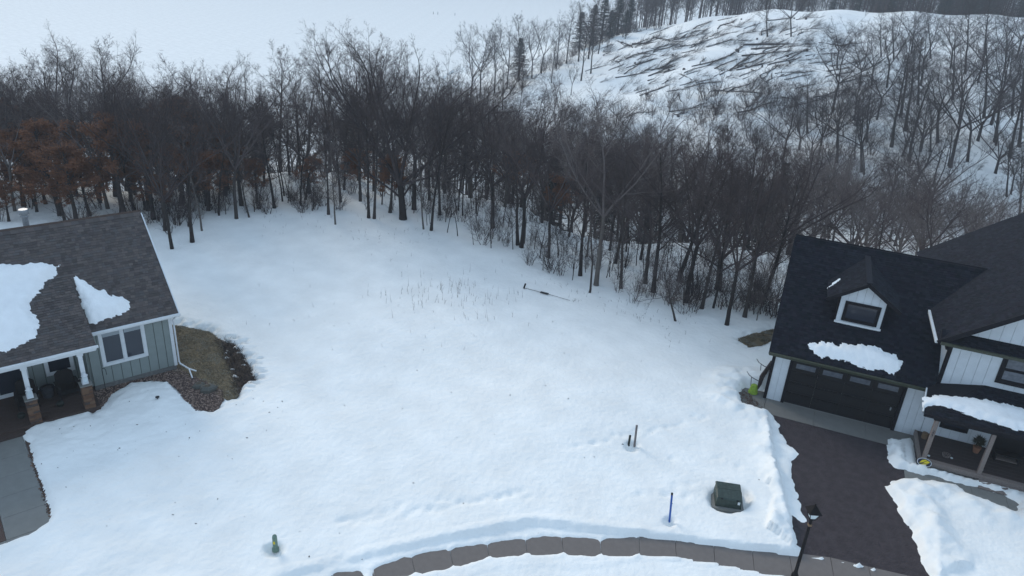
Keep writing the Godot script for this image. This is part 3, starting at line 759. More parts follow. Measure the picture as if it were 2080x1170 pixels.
		ps2.box(Vector3(-0.085, y + 0.26, -0.085), Vector3(0.085, 2.82, 0.085))
		ps2.box(Vector3(-0.12, 2.75, -0.12), Vector3(0.12, 2.93, 0.12))
		part(pc, "post", ps2, M.white_trim)
	# downspout
	var ds := MB.new()
	ds.tube([Vector3(0.23, 3.08, 0.5), Vector3(0.24, 2.9, 0.3), Vector3(0.24, 2.75, 0.05), Vector3(0.24, 0.45, 0.05), Vector3(0.27, 0.34, 0.12), Vector3(0.5, 0.27, 0.75)], [0.04, 0.04, 0.04, 0.04, 0.04, 0.04], 8, true)
	ds.tube([Vector3(0.48, 0.28, 0.7), Vector3(0.42, 0.1, 1.35)], [0.035, 0.035], 8, true)
	ds.tube([Vector3(0.48, 0.28, 0.7), Vector3(0.75, 0.16, 0.9)], [0.04, 0.04], 8, true)
	part(h, "downspout", ds, M.white_trim)
	var vp := MB.new()
	vp.lathe([[0.13, 5.8], [0.13, 7.05], [0.17, 7.06], [0.17, 7.12], [0.13, 7.13], [0.13, 7.18], [0.21, 7.2], [0.21, 7.4], [0.19, 7.42]], 16, Vector3(-4.27, 0, -5.0))
	part(h, "flue_pipe", vp, M.galvanized)

	# things on and around that porch
	for i in 2:
		var px: float = [-4.5, -6.05][i]
		var p := h.to_global(Vector3(px, 0.195, -0.05))
		var c := thing("wicker_chair", ["black wicker armchair on brown porch beside white trimmed window", "black wicker armchair behind the left stone porch column"][i], "chair", p, LA + [4.0, -6.0][i], "wicker armchairs on the grey house porch")
		var st := MB.new()
		st.box(Vector3(-0.34, 0.22, -0.3), Vector3(0.34, 0.42, 0.34))
		part(c, "seat", st, M.wicker)
		var bk := MB.new()
		bk.hexa([Vector3(-0.38, 0.3, -0.26), Vector3(0.38, 0.3, -0.26), Vector3(0.36, 0.3, -0.36), Vector3(-0.36, 0.3, -0.36), Vector3(-0.36, 0.95, -0.36), Vector3(0.36, 0.95, -0.36), Vector3(0.34, 0.95, -0.45), Vector3(-0.34, 0.95, -0.45)])
		bk.hexa([Vector3(-0.36, 0.951, -0.36), Vector3(0.36, 0.951, -0.36), Vector3(0.34, 0.951, -0.45), Vector3(-0.34, 0.951, -0.45), Vector3(-0.22, 1.07, -0.38), Vector3(0.22, 1.07, -0.38), Vector3(0.2, 1.07, -0.46), Vector3(-0.2, 1.07, -0.46)])
		part(c, "backrest", bk, M.wicker)
		for s in [-1.0, 1.0]:
			var ar := MB.new()
			ar.box(Vector3(s * 0.34, 0.2, -0.28), Vector3(s * 0.43, 0.62, 0.36))
			ar.box(Vector3(s * 0.33, 0.621, -0.3), Vector3(s * 0.45, 0.66, 0.38))
			part(c, "armrest", ar, M.wicker)
			for z in [-0.3, 0.33]:
				boxp(c, "leg", Vector3(s * 0.35, 0.0, z - 0.025), Vector3(s * 0.41, 0.199, z + 0.025), M.wicker)
	var pt := thing("planter_tub", "round grey planter tub between the two black porch chairs", "planter", h.to_global(Vector3(-5.25, 0.195, -0.35)))
	var tb := MB.new()
	tb.lathe([[0.2, 0.0], [0.27, 0.42], [0.29, 0.42], [0.29, 0.47], [0.25, 0.47], [0.24, 0.4]], 18)
	part(pt, "tub", tb, M.pot_grey)
	for i in 2:
		var sp := thing("small_pot", ["small dark green pot in front of the right porch chair", "small dark green pot beside the left stone porch column"][i], "pot", h.to_global([Vector3(-4.98, 0.195, 0.75), Vector3(-6.45, 0.195, 0.85)][i]), 0.0, "small dark pots on the porch")
		var sb := MB.new()
		sb.lathe([[0.1, 0.0], [0.15, 0.08], [0.16, 0.15], [0.13, 0.2], [0.06, 0.23]], 12)
		part(sp, "pot", sb, M.pot_green)
	for i in 2:
		var ln := thing("lantern", ["white lantern on stone column right of the porch chairs", "white lantern on the left stone column of the porch"][i], "lantern", h.to_global(Vector3([-3.97, -6.02][i], 1.5, 1.63)), LA, "white lanterns on the stone porch columns")
		var fr := MB.new()
		fr.box(Vector3(-0.1, 0, -0.1), Vector3(0.1, 0.04, 0.1))
		for sx in [-1.0, 1.0]:
			for sz in [-1.0, 1.0]: fr.box(Vector3(sx * 0.075, 0.04, sz * 0.075), Vector3(sx * 0.095, 0.34, sz * 0.095))
		part(ln, "frame", fr, M.white_trim)
		var lt := MB.new()
		lt.lathe([[0.15, 0.34], [0.1, 0.4], [0.05, 0.46], [0.015, 0.5]], 4)
		part(ln, "roof", lt, M.white_trim)
		boxp(ln, "glass", Vector3(-0.07, 0.045, -0.07), Vector3(0.07, 0.335, 0.07), M.frosted)
	var hk := thing("shepherd_hook", "thin black shepherd's hook standing in the mulch by the siding", "plant hook", h.to_global(Vector3(-3.1, 0.0, 0.3)))
	var hb := MB.new()
	var pts := []
	var rd := []
	pts.append(Vector3(0, -0.05, 0)); pts.append(Vector3(0, 1.15, 0))
	for k in 7:
		var a := PI * k / 6.0
		pts.append(Vector3(0.09 - 0.09 * cos(a), 1.15 + 0.12 * sin(a), 0))
	pts.append(Vector3(0.18, 0.95, 0))
	for k in pts.size(): rd.append(0.012)
	hb.tube(pts, rd, 6)
	part(hk, "rod", hb, M.iron)
	var so := thing("solar_light", "small black solar path light poking out of the snow", "garden light", Vector3(-15.66, snow_y(-15.66, -27.91) - 0.05, -27.91))
	var sob := MB.new()
	sob.lathe([[0.02, 0.0], [0.02, 0.12], [0.09, 0.13], [0.09, 0.16], [0.03, 0.18]], 12)
	part(so, "lamp_head", sob, M.plastic_dark)

func right_house() -> void:
	var h := thing("white_house", "white sided house with black shingle roof, black trim and double garage", "house", RH, RA)
	var m := 0.67
	var flat := func(y: float) -> Callable: return func(_x: float) -> float: return y
	siding(h, "garage_wall", -0.83, -0.15, flat.call(0.02), flat.call(2.72), 0.0, 0.34, M.white_siding, M.white_groove, 0.01, 0.012)
	siding(h, "garage_wall", 5.03, 6.08, flat.call(0.02), flat.call(2.72), 0.0, 0.35, M.white_siding, M.white_groove, 0.01, 0.012)
	siding(h, "garage_wall", -0.15, 5.03, flat.call(2.54), flat.call(2.72), 0.0, 1.3, M.white_siding, M.white_groove, 0.01, 0.012)
	boxp(h, "side_wall", Vector3(-0.83, -0.3, -11.1), Vector3(-0.7, 2.9, -0.14), M.white_siding)
	var gb := MB.new()
	gb.slab([Vector3(-0.83, 2.9, -11.0), Vector3(-0.83, 2.9, -0.15), Vector3(-0.83, 6.5, -5.55)], Vector3(0.12, 0, 0))
	part(h, "gable_wall", gb, M.white_siding)
	boxp(h, "back_wall", Vector3(-0.83, -0.3, -11.4), Vector3(6.0, 2.9, -11.1), M.white_siding)
	var ct := MB.new()
	ct.box(Vector3(-0.98, 0.0, -0.15), Vector3(-0.83, 2.7, 0.035))
	part(h, "corner_trim", ct, M.black_trim)
	# garage door of four rows of panels
	var gd := Node3D.new()
	gd.name = "garage_door"
	h.add_child(gd)
	var gf := MB.new()
	gf.box(Vector3(-0.15, 0.0, -0.1), Vector3(0.0, 2.55, 0.045)); gf.box(Vector3(4.88, 0.0, -0.1), Vector3(5.03, 2.55, 0.045)); gf.box(Vector3(0.0, 2.4, -0.1), Vector3(4.88, 2.55, 0.043))
	part(gd, "frame", gf, M.black_trim)
	for row in 4:
		for k in 4:
			var x0 := 0.0 + k * 1.22
			var y0 := row * 0.6 + 0.02
			var b := MB.new()
			if row < 3:
				b.box(Vector3(x0, y0, -0.12), Vector3(x0 + 1.215, y0 + 0.575, -0.075))
				b.hexa([Vector3(x0 + 0.1, y0 + 0.09, -0.0745), Vector3(x0 + 1.115, y0 + 0.09, -0.0745), Vector3(x0 + 1.115, y0 + 0.09, -0.08), Vector3(x0 + 0.1, y0 + 0.09, -0.08), Vector3(x0 + 0.1, y0 + 0.48, -0.0745), Vector3(x0 + 1.115, y0 + 0.48, -0.0745), Vector3(x0 + 1.115, y0 + 0.48, -0.08), Vector3(x0 + 0.1, y0 + 0.48, -0.08)])
				for q in [[0.08, 0.07, 1.135, 0.1], [0.08, 0.475, 1.135, 0.505]]:
					b.box(Vector3(x0 + q[0], y0 + q[1], -0.0748), Vector3(x0 + q[2], y0 + q[3], -0.06))
				part(gd, "door_panel", b, M.black_door)
			else:
				b.box(Vector3(x0, y0, -0.12), Vector3(x0 + 0.17, y0 + 0.575, -0.07)); b.box(Vector3(x0 + 1.05, y0, -0.12), Vector3(x0 + 1.215, y0 + 0.575, -0.07))
				b.box(Vector3(x0 + 0.17, y0, -0.12), Vector3(x0 + 1.05, y0 + 0.17, -0.071)); b.box(Vector3(x0 + 0.17, y0 + 0.44, -0.12), Vector3(x0 + 1.05, y0 + 0.575, -0.071))
				var dp := part(gd, "door_panel", b, M.black_door)
				boxp(dp, "pane", Vector3(x0 + 0.17, y0 + 0.17, -0.11), Vector3(x0 + 1.05, y0 + 0.44, -0.09), M.pane_grey)
	boxp(gd, "threshold", Vector3(0.0, 0.0, -0.1), Vector3(4.88, 0.022, 0.02), M.concrete)
	boxp(gd, "handle", Vector3(4.6, 1.0, -0.07), Vector3(4.66, 1.15, -0.03), M.galvanized)
	# roofs
	var tones := [Color(0.020, 0.023, 0.034), Color(0.016, 0.018, 0.028), Color(0.027, 0.030, 0.043), Color(0.019, 0.022, 0.034), Color(0.012, 0.014, 0.021)]
	var dv := Vector3(0, m, -1).normalized()
	var q2 := sqrt(1 + m * m)
	var sl := 5.95 * q2
	var o := Vector3(-1.16, 2.8, 0.4)
	var e := Vector3(8.2, 2.8, 0.4)
	var nrm := Vector3.RIGHT.cross(dv)
	var back := Vector3(0, -m, -1).normalized()
	var g := MB.new()
	g.slab([o, Vector3(5.72, 2.8, 0.4), Vector3(6.14, 3.09, -0.03), Vector3(6.14, 2.8, 0.4) + dv * (5.0 * q2), e + dv * sl, o + dv * sl], -nrm * 0.15)
	g.slab([o + dv * sl, e + dv * sl, e + dv * sl + back * sl, o + dv * sl + back * sl], Vector3.RIGHT.cross(back) * 0.15)
	var gr := part(h, "garage_roof", g, M.black_trim)
	var wide := func(s: float) -> Vector2:
		var v := s / q2 - 0.4
		var lim := 7.3
		if v < 0.0: lim = 5.72 + (v + 0.4)
		elif v < 3.3: lim = 6.15
		else: lim = 6.0 + (2.8 + (v + 0.4) * m - 5.5) / 0.73 + 0.2
		return Vector2(0.0, lim + 1.16)
	shingles(gr, o, Vector3.RIGHT, dv, wide, int(sl / 0.14), 0.14, tones, 15)
	var rl := o + dv * sl
	var cap := MB.new()
	cap.use_col = true
	for i in 29:
		cap.col = tones[i % 5] * 0.9
		cap.col.a = 1.0
		var x := -1.16 + i * 0.3
		cap.hexa([Vector3(x, rl.y - 0.07, rl.z + 0.15), Vector3(x + 0.31, rl.y - 0.07, rl.z + 0.15), Vector3(x + 0.31, rl.y - 0.07, rl.z - 0.15), Vector3(x, rl.y - 0.07, rl.z - 0.15), Vector3(x, rl.y + 0.07, rl.z + 0.03), Vector3(x + 0.31, rl.y + 0.05, rl.z + 0.03), Vector3(x + 0.31, rl.y + 0.05, rl.z - 0.03), Vector3(x, rl.y + 0.07, rl.z - 0.03)])
	part(gr, "ridge_cap", cap, M.shingle_brown)
	var gt := MB.new()
	gt.hexa([Vector3(-1.18, 2.66, 0.53), Vector3(5.74, 2.66, 0.53), Vector3(5.74, 2.66, 0.43), Vector3(-1.18, 2.66, 0.43), Vector3(-1.18, 2.79, 0.56), Vector3(5.74, 2.79, 0.56), Vector3(5.74, 2.79, 0.42), Vector3(-1.18, 2.79, 0.42)])
	part(h, "gutter", gt, M.gutter_green)
	var fs := MB.new()
	fs.box(Vector3(-1.14, 2.6, 0.33), Vector3(5.7, 2.72, 0.4)); fs.box(Vector3(-1.14, 2.62, 0.0), Vector3(5.7, 2.65, 0.33))
	part(h, "soffit", fs, M.white_trim)
	var rk := MB.new()
	rk.bar(o + Vector3(-0.02, -0.08, 0), o + Vector3(-0.02, -0.08, 0) + dv * sl, 0.05, 0.2, nrm)
	part(h, "rake_board", rk, M.black_trim)
	var ghgt := func(_x: float, v: float) -> float: return 2.8 + (v + 0.4) * m
	roof_snow(h, "roof_snow", SNOW_GARAGE, ghgt, 0.16, 21)
	# dormer
	var d := Node3D.new()
	d.name = "dormer"
	h.add_child(d)
	var xr := 2.42
	var sidef := func(x: float) -> float: return 6.36 - absf(x - xr) * m
	var rooff := func(_x: float) -> float: return 4.15
	siding(d, "dormer_wall", 1.4, 3.44, rooff, sidef, -1.6, 0.34, M.white_siding, M.white_groove, 0.01, 0.012)
	for s in [-1.0, 1.0]:
		var ck := MB.new()
		var xx: float = xr + s * 1.02
		ck.slab([Vector3(xx, 4.1, -1.62), Vector3(xx, 5.7, -1.62), Vector3(xx, 5.7, -4.1)], Vector3(-s * 0.1, 0, 0))
		part(d, "side_wall", ck, M.black_trim)
		boxp(d, "corner_trim", Vector3(xx - 0.03, 4.1, -1.66), Vector3(xx + 0.03, 5.68, -1.57), M.black_trim)
		# roof slope from the ridge down to its eave; the upper edge dies into the garage roof
		var ry := 6.55
		var rise := Vector3(-s, m, 0).normalized()
		var front := Vector3(xr + s * 1.62, ry - 1.62 * m, -1.3)
		var apex := Vector3(xr, ry, -1.3)
		var vr := (ry - 2.8) / m - 0.4
		var ve := (front.y - 2.8) / m - 0.4
		var apx_b := Vector3(xr, ry, -vr - 0.05)
		var fr_b := Vector3(front.x, front.y, -ve - 0.05)
		var dr := MB.new()
		var ring := [front, apex, apx_b, fr_b]
		if s > 0: ring = [front, fr_b, apx_b, apex]
		else: ring = [front, apex, apx_b, fr_b]
		var pn: Vector3 = Vector3(s * m, 1, 0).normalized()
		if (ring[1] - ring[0]).cross(ring[2] - ring[0]).dot(pn) < 0: ring.reverse()
		dr.slab(ring, -pn * 0.1)
		var ds := part(d, "dormer_roof", dr, M.black_trim)
		var len := 1.62 * q2
		var wd := func(t: float) -> Vector2:
			var f := t / len
			return Vector2(0.0, (ve + (vr - ve) * f) - 1.3)
		if s > 0: shingles(ds, front, Vector3(0, 0, -1), rise, func(t: float) -> Vector2: return wd.call(t), 14, 0.14, tones, 31)
		else:
			shingles(ds, Vector3(front.x, front.y, 0), Vector3(0, 0, 1), rise, func(t: float) -> Vector2:
				var q: Vector2 = wd.call(t)
				return Vector2(-1.3 - q.y, -1.3), 14, 0.14, tones, 32)
		var bg := MB.new()
		bg.bar(front + Vector3(0, -0.09, 0.03), apex + Vector3(0, -0.09, 0.03), 0.05, 0.17, pn)
		part(d, "barge_board", bg, M.black_trim)
		var sf := MB.new()
		sf.slab([front + Vector3(0, -0.13, 0), apex + Vector3(0, -0.13, 0), apex + Vector3(0, -0.13, -0.3), front + Vector3(0, -0.13, -0.3)], Vector3(0, -0.02, 0))
		part(d, "soffit", sf, M.black_trim)
	var rc := MB.new()
	rc.bar(Vector3(xr, 6.56, -1.28), Vector3(xr, 6.56, -5.2), 0.26, 0.05)
	rc.use_col = false
	part(d, "ridge_cap", rc, M.ridge_black)
	frame_window(d, "window", 1.66, 3.24, 4.36, 5.38, -1.597, 0.11, M.black_trim, 1, M.pane)
	boxp(d, "sill", Vector3(1.38, 4.2, -1.6), Vector3(3.46, 4.3, -1.54), M.white_trim)
	var dsn := [Vector2(0.84, 2.62), Vector2(1.02, 2.65), Vector2(1.32, 3.2), Vector2(1.3, 3.34), Vector2(1.05, 3.05)]
	roof_snow(d, "snow_patch", dsn, func(x: float, v: float) -> float: return maxf(6.57 - absf(x - xr) * m, 2.8 + (v + 0.4) * m), 0.06, 55)
	# main gable
	var mt := 0.73
	var uw := func(x: float) -> float: return 2.75 + clampf((x - 6.2) / 1.7, 0, 1) * 0.55
	siding(h, "upper_wall", 6.15, 8.17, uw, flat.call(5.12), 0.0, 0.4, M.white_siding, M.white_groove, 0.01, 0.014)
	siding(h, "upper_wall", 8.17, 13.5, uw, flat.call(5.12), -0.01, 0.4, M.white_siding, M.white_groove, 0.01, 0.014)
	boxp(h, "corner_trim", Vector3(6.06, 2.4, -0.1), Vector3(6.22, 5.12, 0.03), M.black_trim)
	boxp(h, "upper_side_wall", Vector3(6.1, 2.4, -11.3), Vector3(6.2, 5.3, -0.14), M.white_siding)
	boxp(h, "brace", Vector3(6.0, 4.6, -0.5), Vector3(6.09, 5.2, -0.14), M.black_trim)
	siding(h, "porch_wall", 6.1, 13.5, flat.call(0.3), flat.call(2.9), 0.0, 0.4, M.white_siding, M.white_groove, 0.01, 0.014)
	frame_window(h, "window", 8.17, 9.6, 3.66, 5.06, 0.003, 0.17, M.black_trim, 1, M.pane_grey, 2)
	frame_window(h, "porch_window", 6.75, 7.9, 0.82, 2.3, 0.003, 0.12, M.black_trim, 1, M.pane)
	var fd := Node3D.new()
	fd.name = "front_door"
	h.add_child(fd)
	boxp(fd, "frame", Vector3(8.85, 0.34, 0.003), Vector3(10.3, 2.6, 0.06), M.black_trim)
	boxp(fd, "leaf", Vector3(9.0, 0.38, 0.062), Vector3(10.15, 2.5, 0.09), M.black_door)
	var pent := MB.new()
	pent.slab([Vector3(5.59, 5.22, 0.5), Vector3(14.0, 5.22, 0.5), Vector3(14.0, 5.55, -0.12), Vector3(5.59, 5.55, -0.12)], Vector3(0, -0.1, 0))
	var pr := part(h, "pent_roof", pent, M.black_trim)
	shingles(pr, Vector3(5.62, 5.22, 0.5), Vector3.RIGHT, Vector3(0, 0.33, -0.62).normalized(), func(_s: float) -> Vector2: return Vector2(0, 8.3), 5, 0.14, tones, 41)
	var mg := MB.new()
	mg.box(Vector3(5.6, 5.1, 0.51), Vector3(14.0, 5.22, 0.62))
	part(h, "gutter", mg, M.gutter_green)
	var ms := MB.new()
	ms.box(Vector3(5.65, 5.06, 0.0), Vector3(14.0, 5.1, 0.5))
	part(h, "soffit", ms, M.white_trim)
	siding(h, "gable_wall", 6.6, 13.5, flat.call(5.5), func(x: float) -> float: return maxf(5.52, 5.22 + minf(x - 5.59, 16.4 - x) * mt), -0.1, 0.4, M.white_siding, M.white_groove, 0.01, 0.014)
	var gmx := MB.new()
	var e0 := Vector3(5.5, 5.2, 0.42)
	var rise2 := Vector3(1, mt, 0).normalized()
	var n2 := Vector3(-mt, 1, 0).normalized()
	var L2 := 5.5 * sqrt(1 + mt * mt)
	gmx.slab([e0, e0 + rise2 * L2, e0 + rise2 * L2 + Vector3(0, 0, -12.15), e0 + Vector3(0, 0, -12.15)], -n2 * 0.18)
	var top := e0 + rise2 * L2
	var fall := Vector3(1, -mt, 0).normalized()
	gmx.slab([top, top + fall * L2, top + fall * L2 + Vector3(0, 0, -12.15), top + Vector3(0, 0, -12.15)], -Vector3(mt, 1, 0).normalized() * 0.18)
	var mr := part(h, "main_roof", gmx, M.black_trim)
	shingles(mr, e0 + Vector3(0, 0, -12.15), Vector3(0, 0, 1), rise2, func(_s: float) -> Vector2: return Vector2(0, 12.15), int(L2 / 0.14), 0.14, tones, 43)
	var rb := MB.new()
	rb.bar(e0 + Vector3(0, -0.1, 0.03), top + Vector3(0, -0.1, 0.03), 0.05, 0.22, n2)
	part(h, "barge_board", rb, M.black_trim)
	boxp(h, "eave_gutter", Vector3(5.4, 5.06, -3.4), Vector3(5.5, 5.17, 0.42), M.white_trim)
	# porch roof
	var pv := MB.new()
	var a := Vector3(5.72, 2.86, 0.38)
	var b2 := Vector3(5.43, 2.7, 2.6)
	var c2 := Vector3(14.0, 2.7, 2.6)
	var d2 := Vector3(14.0, 3.38, 0.0)
	var k2 := Vector3(7.9, 3.38, 0.0)
	var j2 := Vector3(6.15, 2.98, 0.0)
	pv.slab([b2, c2, d2, k2], Vector3(0, -0.1, 0))
	pv.slab([b2, k2, j2, a], Vector3(0, -0.1, 0))
	var pp := part(h, "porch_roof", pv, M.black_trim)
	shingles(pp, b2, Vector3.RIGHT, Vector3(0, 0.68, -2.6).normalized(), func(s: float) -> Vector2: return Vector2(0.15 + s * 0.92, 8.5), 19, 0.14, tones, 47)
	var lz := MB.new()
	lz.bar(b2 + Vector3(0, -0.06, 0.05), c2 + Vector3(0, -0.06, 0.05), 0.1, 0.12)
	part(h, "porch_gutter", lz, M.black_trim)
	var we := MB.new()
	we.tube([Vector3(5.66, 2.84, 0.5), Vector3(5.37, 2.74, 2.62)], [0.035, 0.035], 8, true)
	part(h, "downspout", we, M.white_trim)
	var phgt := func(x: float, v: float) -> float: return 2.7 + (v + 2.6) * 0.2615 - clampf((7.9 - x) / 2.2, 0.0, 1.0) * clampf((v + 2.6) / 2.6, 0.0, 1.0) * 0.22
	roof_snow(h, "roof_snow", SNOW_PORCH, phgt, 0.14, 63)
	boxp(h, "porch_ceiling", Vector3(5.9, 2.55, 0.05), Vector3(14.0, 2.58, 2.5), M.timber)
	boxp(h, "porch_beam", Vector3(5.9, 2.38, 2.3), Vector3(14.0, 2.56, 2.45), M.black_trim)
	var dk := Node3D.new()
	dk.name = "porch_deck"
	h.add_child(dk)
	for i in 16:
		var z := 0.02 + i * 0.14
		boxp(dk, "plank", Vector3(5.95, 0.3, z), Vector3(14.0, 0.335 + 0.004 * (i % 2), z + 0.133), M.deck_dark)
	boxp(dk, "rim_board", Vector3(5.88, 0.12, 2.27), Vector3(14.0, 0.36, 2.5), M.timber)
	boxp(dk, "rim_board", Vector3(5.85, 0.12, 0.05), Vector3(5.95, 0.37, 2.26), M.timber)
	for i in 2: boxp(dk, "step", Vector3(8.2, 0.02 + 0.11 * i, 2.505), Vector3(14.0, 0.07 + 0.11 * i, 3.05 - 0.27 * i), M.timber)
	for px in [6.04, 8.2, 12.5]:
		boxp(h, "porch_post", Vector3(px - 0.08, 0.36, 2.3), Vector3(px + 0.08, 2.38, 2.46), M.timber)
	# house number on the first post, read downwards
	var tm := TextMesh.new()
	var sf := SystemFont.new()
	sf.font_names = PackedStringArray(["Droid Sans"])
	tm.font = sf
	tm.text = "2\n2\n1"
	tm.font_size = 32
	tm.pixel_size = 0.0046
	tm.depth = 0.008
	tm.line_spacing = -12
	var tx := part(h, "house_number", tm, M.black_trim)
	tx.position = Vector3(6.04, 1.72, 2.466)

	# things around the porch and garage
	var pl := thing("potted_plant", "potted bushy plant beside the black front door on the porch", "plant", h.to_global(Vector3(8.3, 0.34, 0.65)))
	var pb := MB.new()
	pb.lathe([[0.12, 0.0], [0.17, 0.26], [0.18, 0.3]], 12)
	part(pl, "pot", pb, M.terracotta)
	var pf := MB.new()
	rng.seed = 5
	for i in 420:
		var dir := Vector3(rng.randf_range(-1, 1), rng.randf_range(-0.5, 1.2), rng.randf_range(-1, 1)).normalized()
		var s := Vector3(0, 0.55, 0) + dir * rng.randf_range(0.05, 0.2)
		pf.spike(s, s + dir * rng.randf_range(0.1, 0.2), 0.016)
	part(pl, "foliage", pf, M.plant)
	var bn := thing("porch_bench", "low black bench standing in front of the front door", "bench", h.to_global(Vector3(9.45, 0.34, 0.75)), RA)
	boxp(bn, "seat", Vector3(-0.5, 0.3, -0.2), Vector3(0.5, 0.36, 0.22), M.black_door)
	for s in [-1.0, 1.0]: boxp(bn, "leg", Vector3(s * 0.42, 0.0, -0.18), Vector3(s * 0.49, 0.3, 0.2), M.black_door)
	boxp(bn, "shelf", Vector3(-0.41, 0.08, -0.17), Vector3(0.41, 0.11, 0.2), M.timber)
	var bk := thing("wire_basket", "small wire basket lying on the dark porch boards", "basket", h.to_global(Vector3(6.99, 0.34, 1.7)))
	var bb := MB.new()
	for k in 3:
		var ring := []
		var rr := []
		for s in 13:
			ring.append(Vector3(cos(TAU * s / 12.0) * (0.13 + 0.02 * k), 0.02 + 0.05 * k, sin(TAU * s / 12.0) * (0.13 + 0.02 * k))); rr.append(0.01)
		bb.tube(ring, rr, 5)
	for s in 12:
		var dd := Vector3(cos(TAU * s / 12.0), 0, sin(TAU * s / 12.0))
		bb.tube([dd * 0.13 + Vector3(0, 0.02, 0), dd * 0.17 + Vector3(0, 0.12, 0)], [0.007, 0.007], 4)
	part(bk, "wire", bb, M.timber)
	for i in 3:
		var q: Vector3 = [Vector3(6.28, 0.34, 2.02), Vector3(7.22, 0.34, 1.72), Vector3(8.36, 0.34, 2.05)][i]
		var sl2 := thing("deck_light", ["small white puck light by the numbered porch post", "small white puck light beside the wire basket", "small white puck light by the post at the steps"][i], "light", h.to_global(q), 0.0, "puck lights on the dark porch")
		var sb := MB.new()
		sb.lathe([[0.05, 0.0], [0.055, 0.025], [0.03, 0.045]], 10)
		part(sl2, "puck", sb, M.frosted)
	var wl := thing("firewood_log", "short pale log section at the corner of the right porch", "log", h.to_global(Vector3(6.2, 0.34, 0.55)))
	var wb := MB.new()
	wb.lathe([[0.13, 0.0], [0.125, 0.28]], 12)
	part(wl, "wood", wb, M.cut_wood)
	# round emblem plaque leaning on the rim of the porch
	var em := thing("emblem_plaque", "oval navy and gold emblem plaque leaning on the porch rim", "plaque", h.to_global(Vector3(6.06, 0.2, 2.74)), RA)
	em.rotation_degrees.x = -42.0
	var rim := MB.new()
	var disc := MB.new()
	var gold := MB.new()
	var A := []
	var B := []
	for s in 28:
		var t := TAU * s / 28.0
		A.append(Vector3(cos(t) * 0.29, 0.17 + sin(t) * 0.19, 0.0)); B.append(Vector3(cos(t) * 0.265, 0.17 + sin(t) * 0.165, 0.008))
	rim.slab(A, Vector3(0, 0, -0.02))
	disc.slab(B, Vector3(0, 0, -0.007))
	for q in [[[-0.2, 0.1], [-0.06, 0.16], [0.1, 0.28], [0.02, 0.3], [-0.1, 0.25]], [[-0.05, 0.12], [0.12, 0.14], [0.22, 0.22], [0.12, 0.27], [0.02, 0.2]], [[-0.16, 0.06], [0.02, 0.05], [0.14, 0.11], [-0.02, 0.11]]]:
		var ring := []
		for p in q: ring.append(Vector3(p[0], p[1], 0.014))
		gold.slab(ring, Vector3(0, 0, -0.006))
	part(em, "rim", rim, M.white_trim)
	part(em, "field", disc, M.navy)
	part(em, "gold_figure", gold, M.yellow)
	# lime pot and dark bench on edge at the garage corner
	var lp := thing("lime_pot", "lime green plastic pot turned upside down at the garage corner", "pot", h.to_global(Vector3(-1.5, 0.02, -0.2)))
	var lb := MB.new()
	lb.lathe([[0.24, 0.0], [0.25, 0.05], [0.23, 0.06], [0.15, 0.44], [0.13, 0.46]], 18)
	part(lp, "pot", lb, M.lime)
	var tb := thing("garden_bench", "dark garden bench tipped against the garage side wall", "bench", h.to_global(Vector3(-1.16, 0.05, -1.25)), RA - 11.0)
	for k in 6:
		boxp(tb, "slat", Vector3(-0.02, 0.08 + k * 0.15, -1.0), Vector3(0.03, 0.2 + k * 0.15, 0.95), M.deck_dark)
	for z in [-0.85, 0.8]:
		var lg := MB.new()
		lg.tube([Vector3(-0.03, 0.55, z), Vector3(-0.3, 0.6, z), Vector3(-0.55, 0.7, z), Vector3(-0.7, 0.86, z)], [0.022, 0.022, 0.02, 0.018], 6, true)
		lg.tube([Vector3(-0.03, 0.2, z), Vector3(-0.36, 0.1, z), Vector3(-0.42, 0.62, z)], [0.02, 0.02, 0.018], 6, true)
		part(tb, "leg_frame", lg, M.iron)

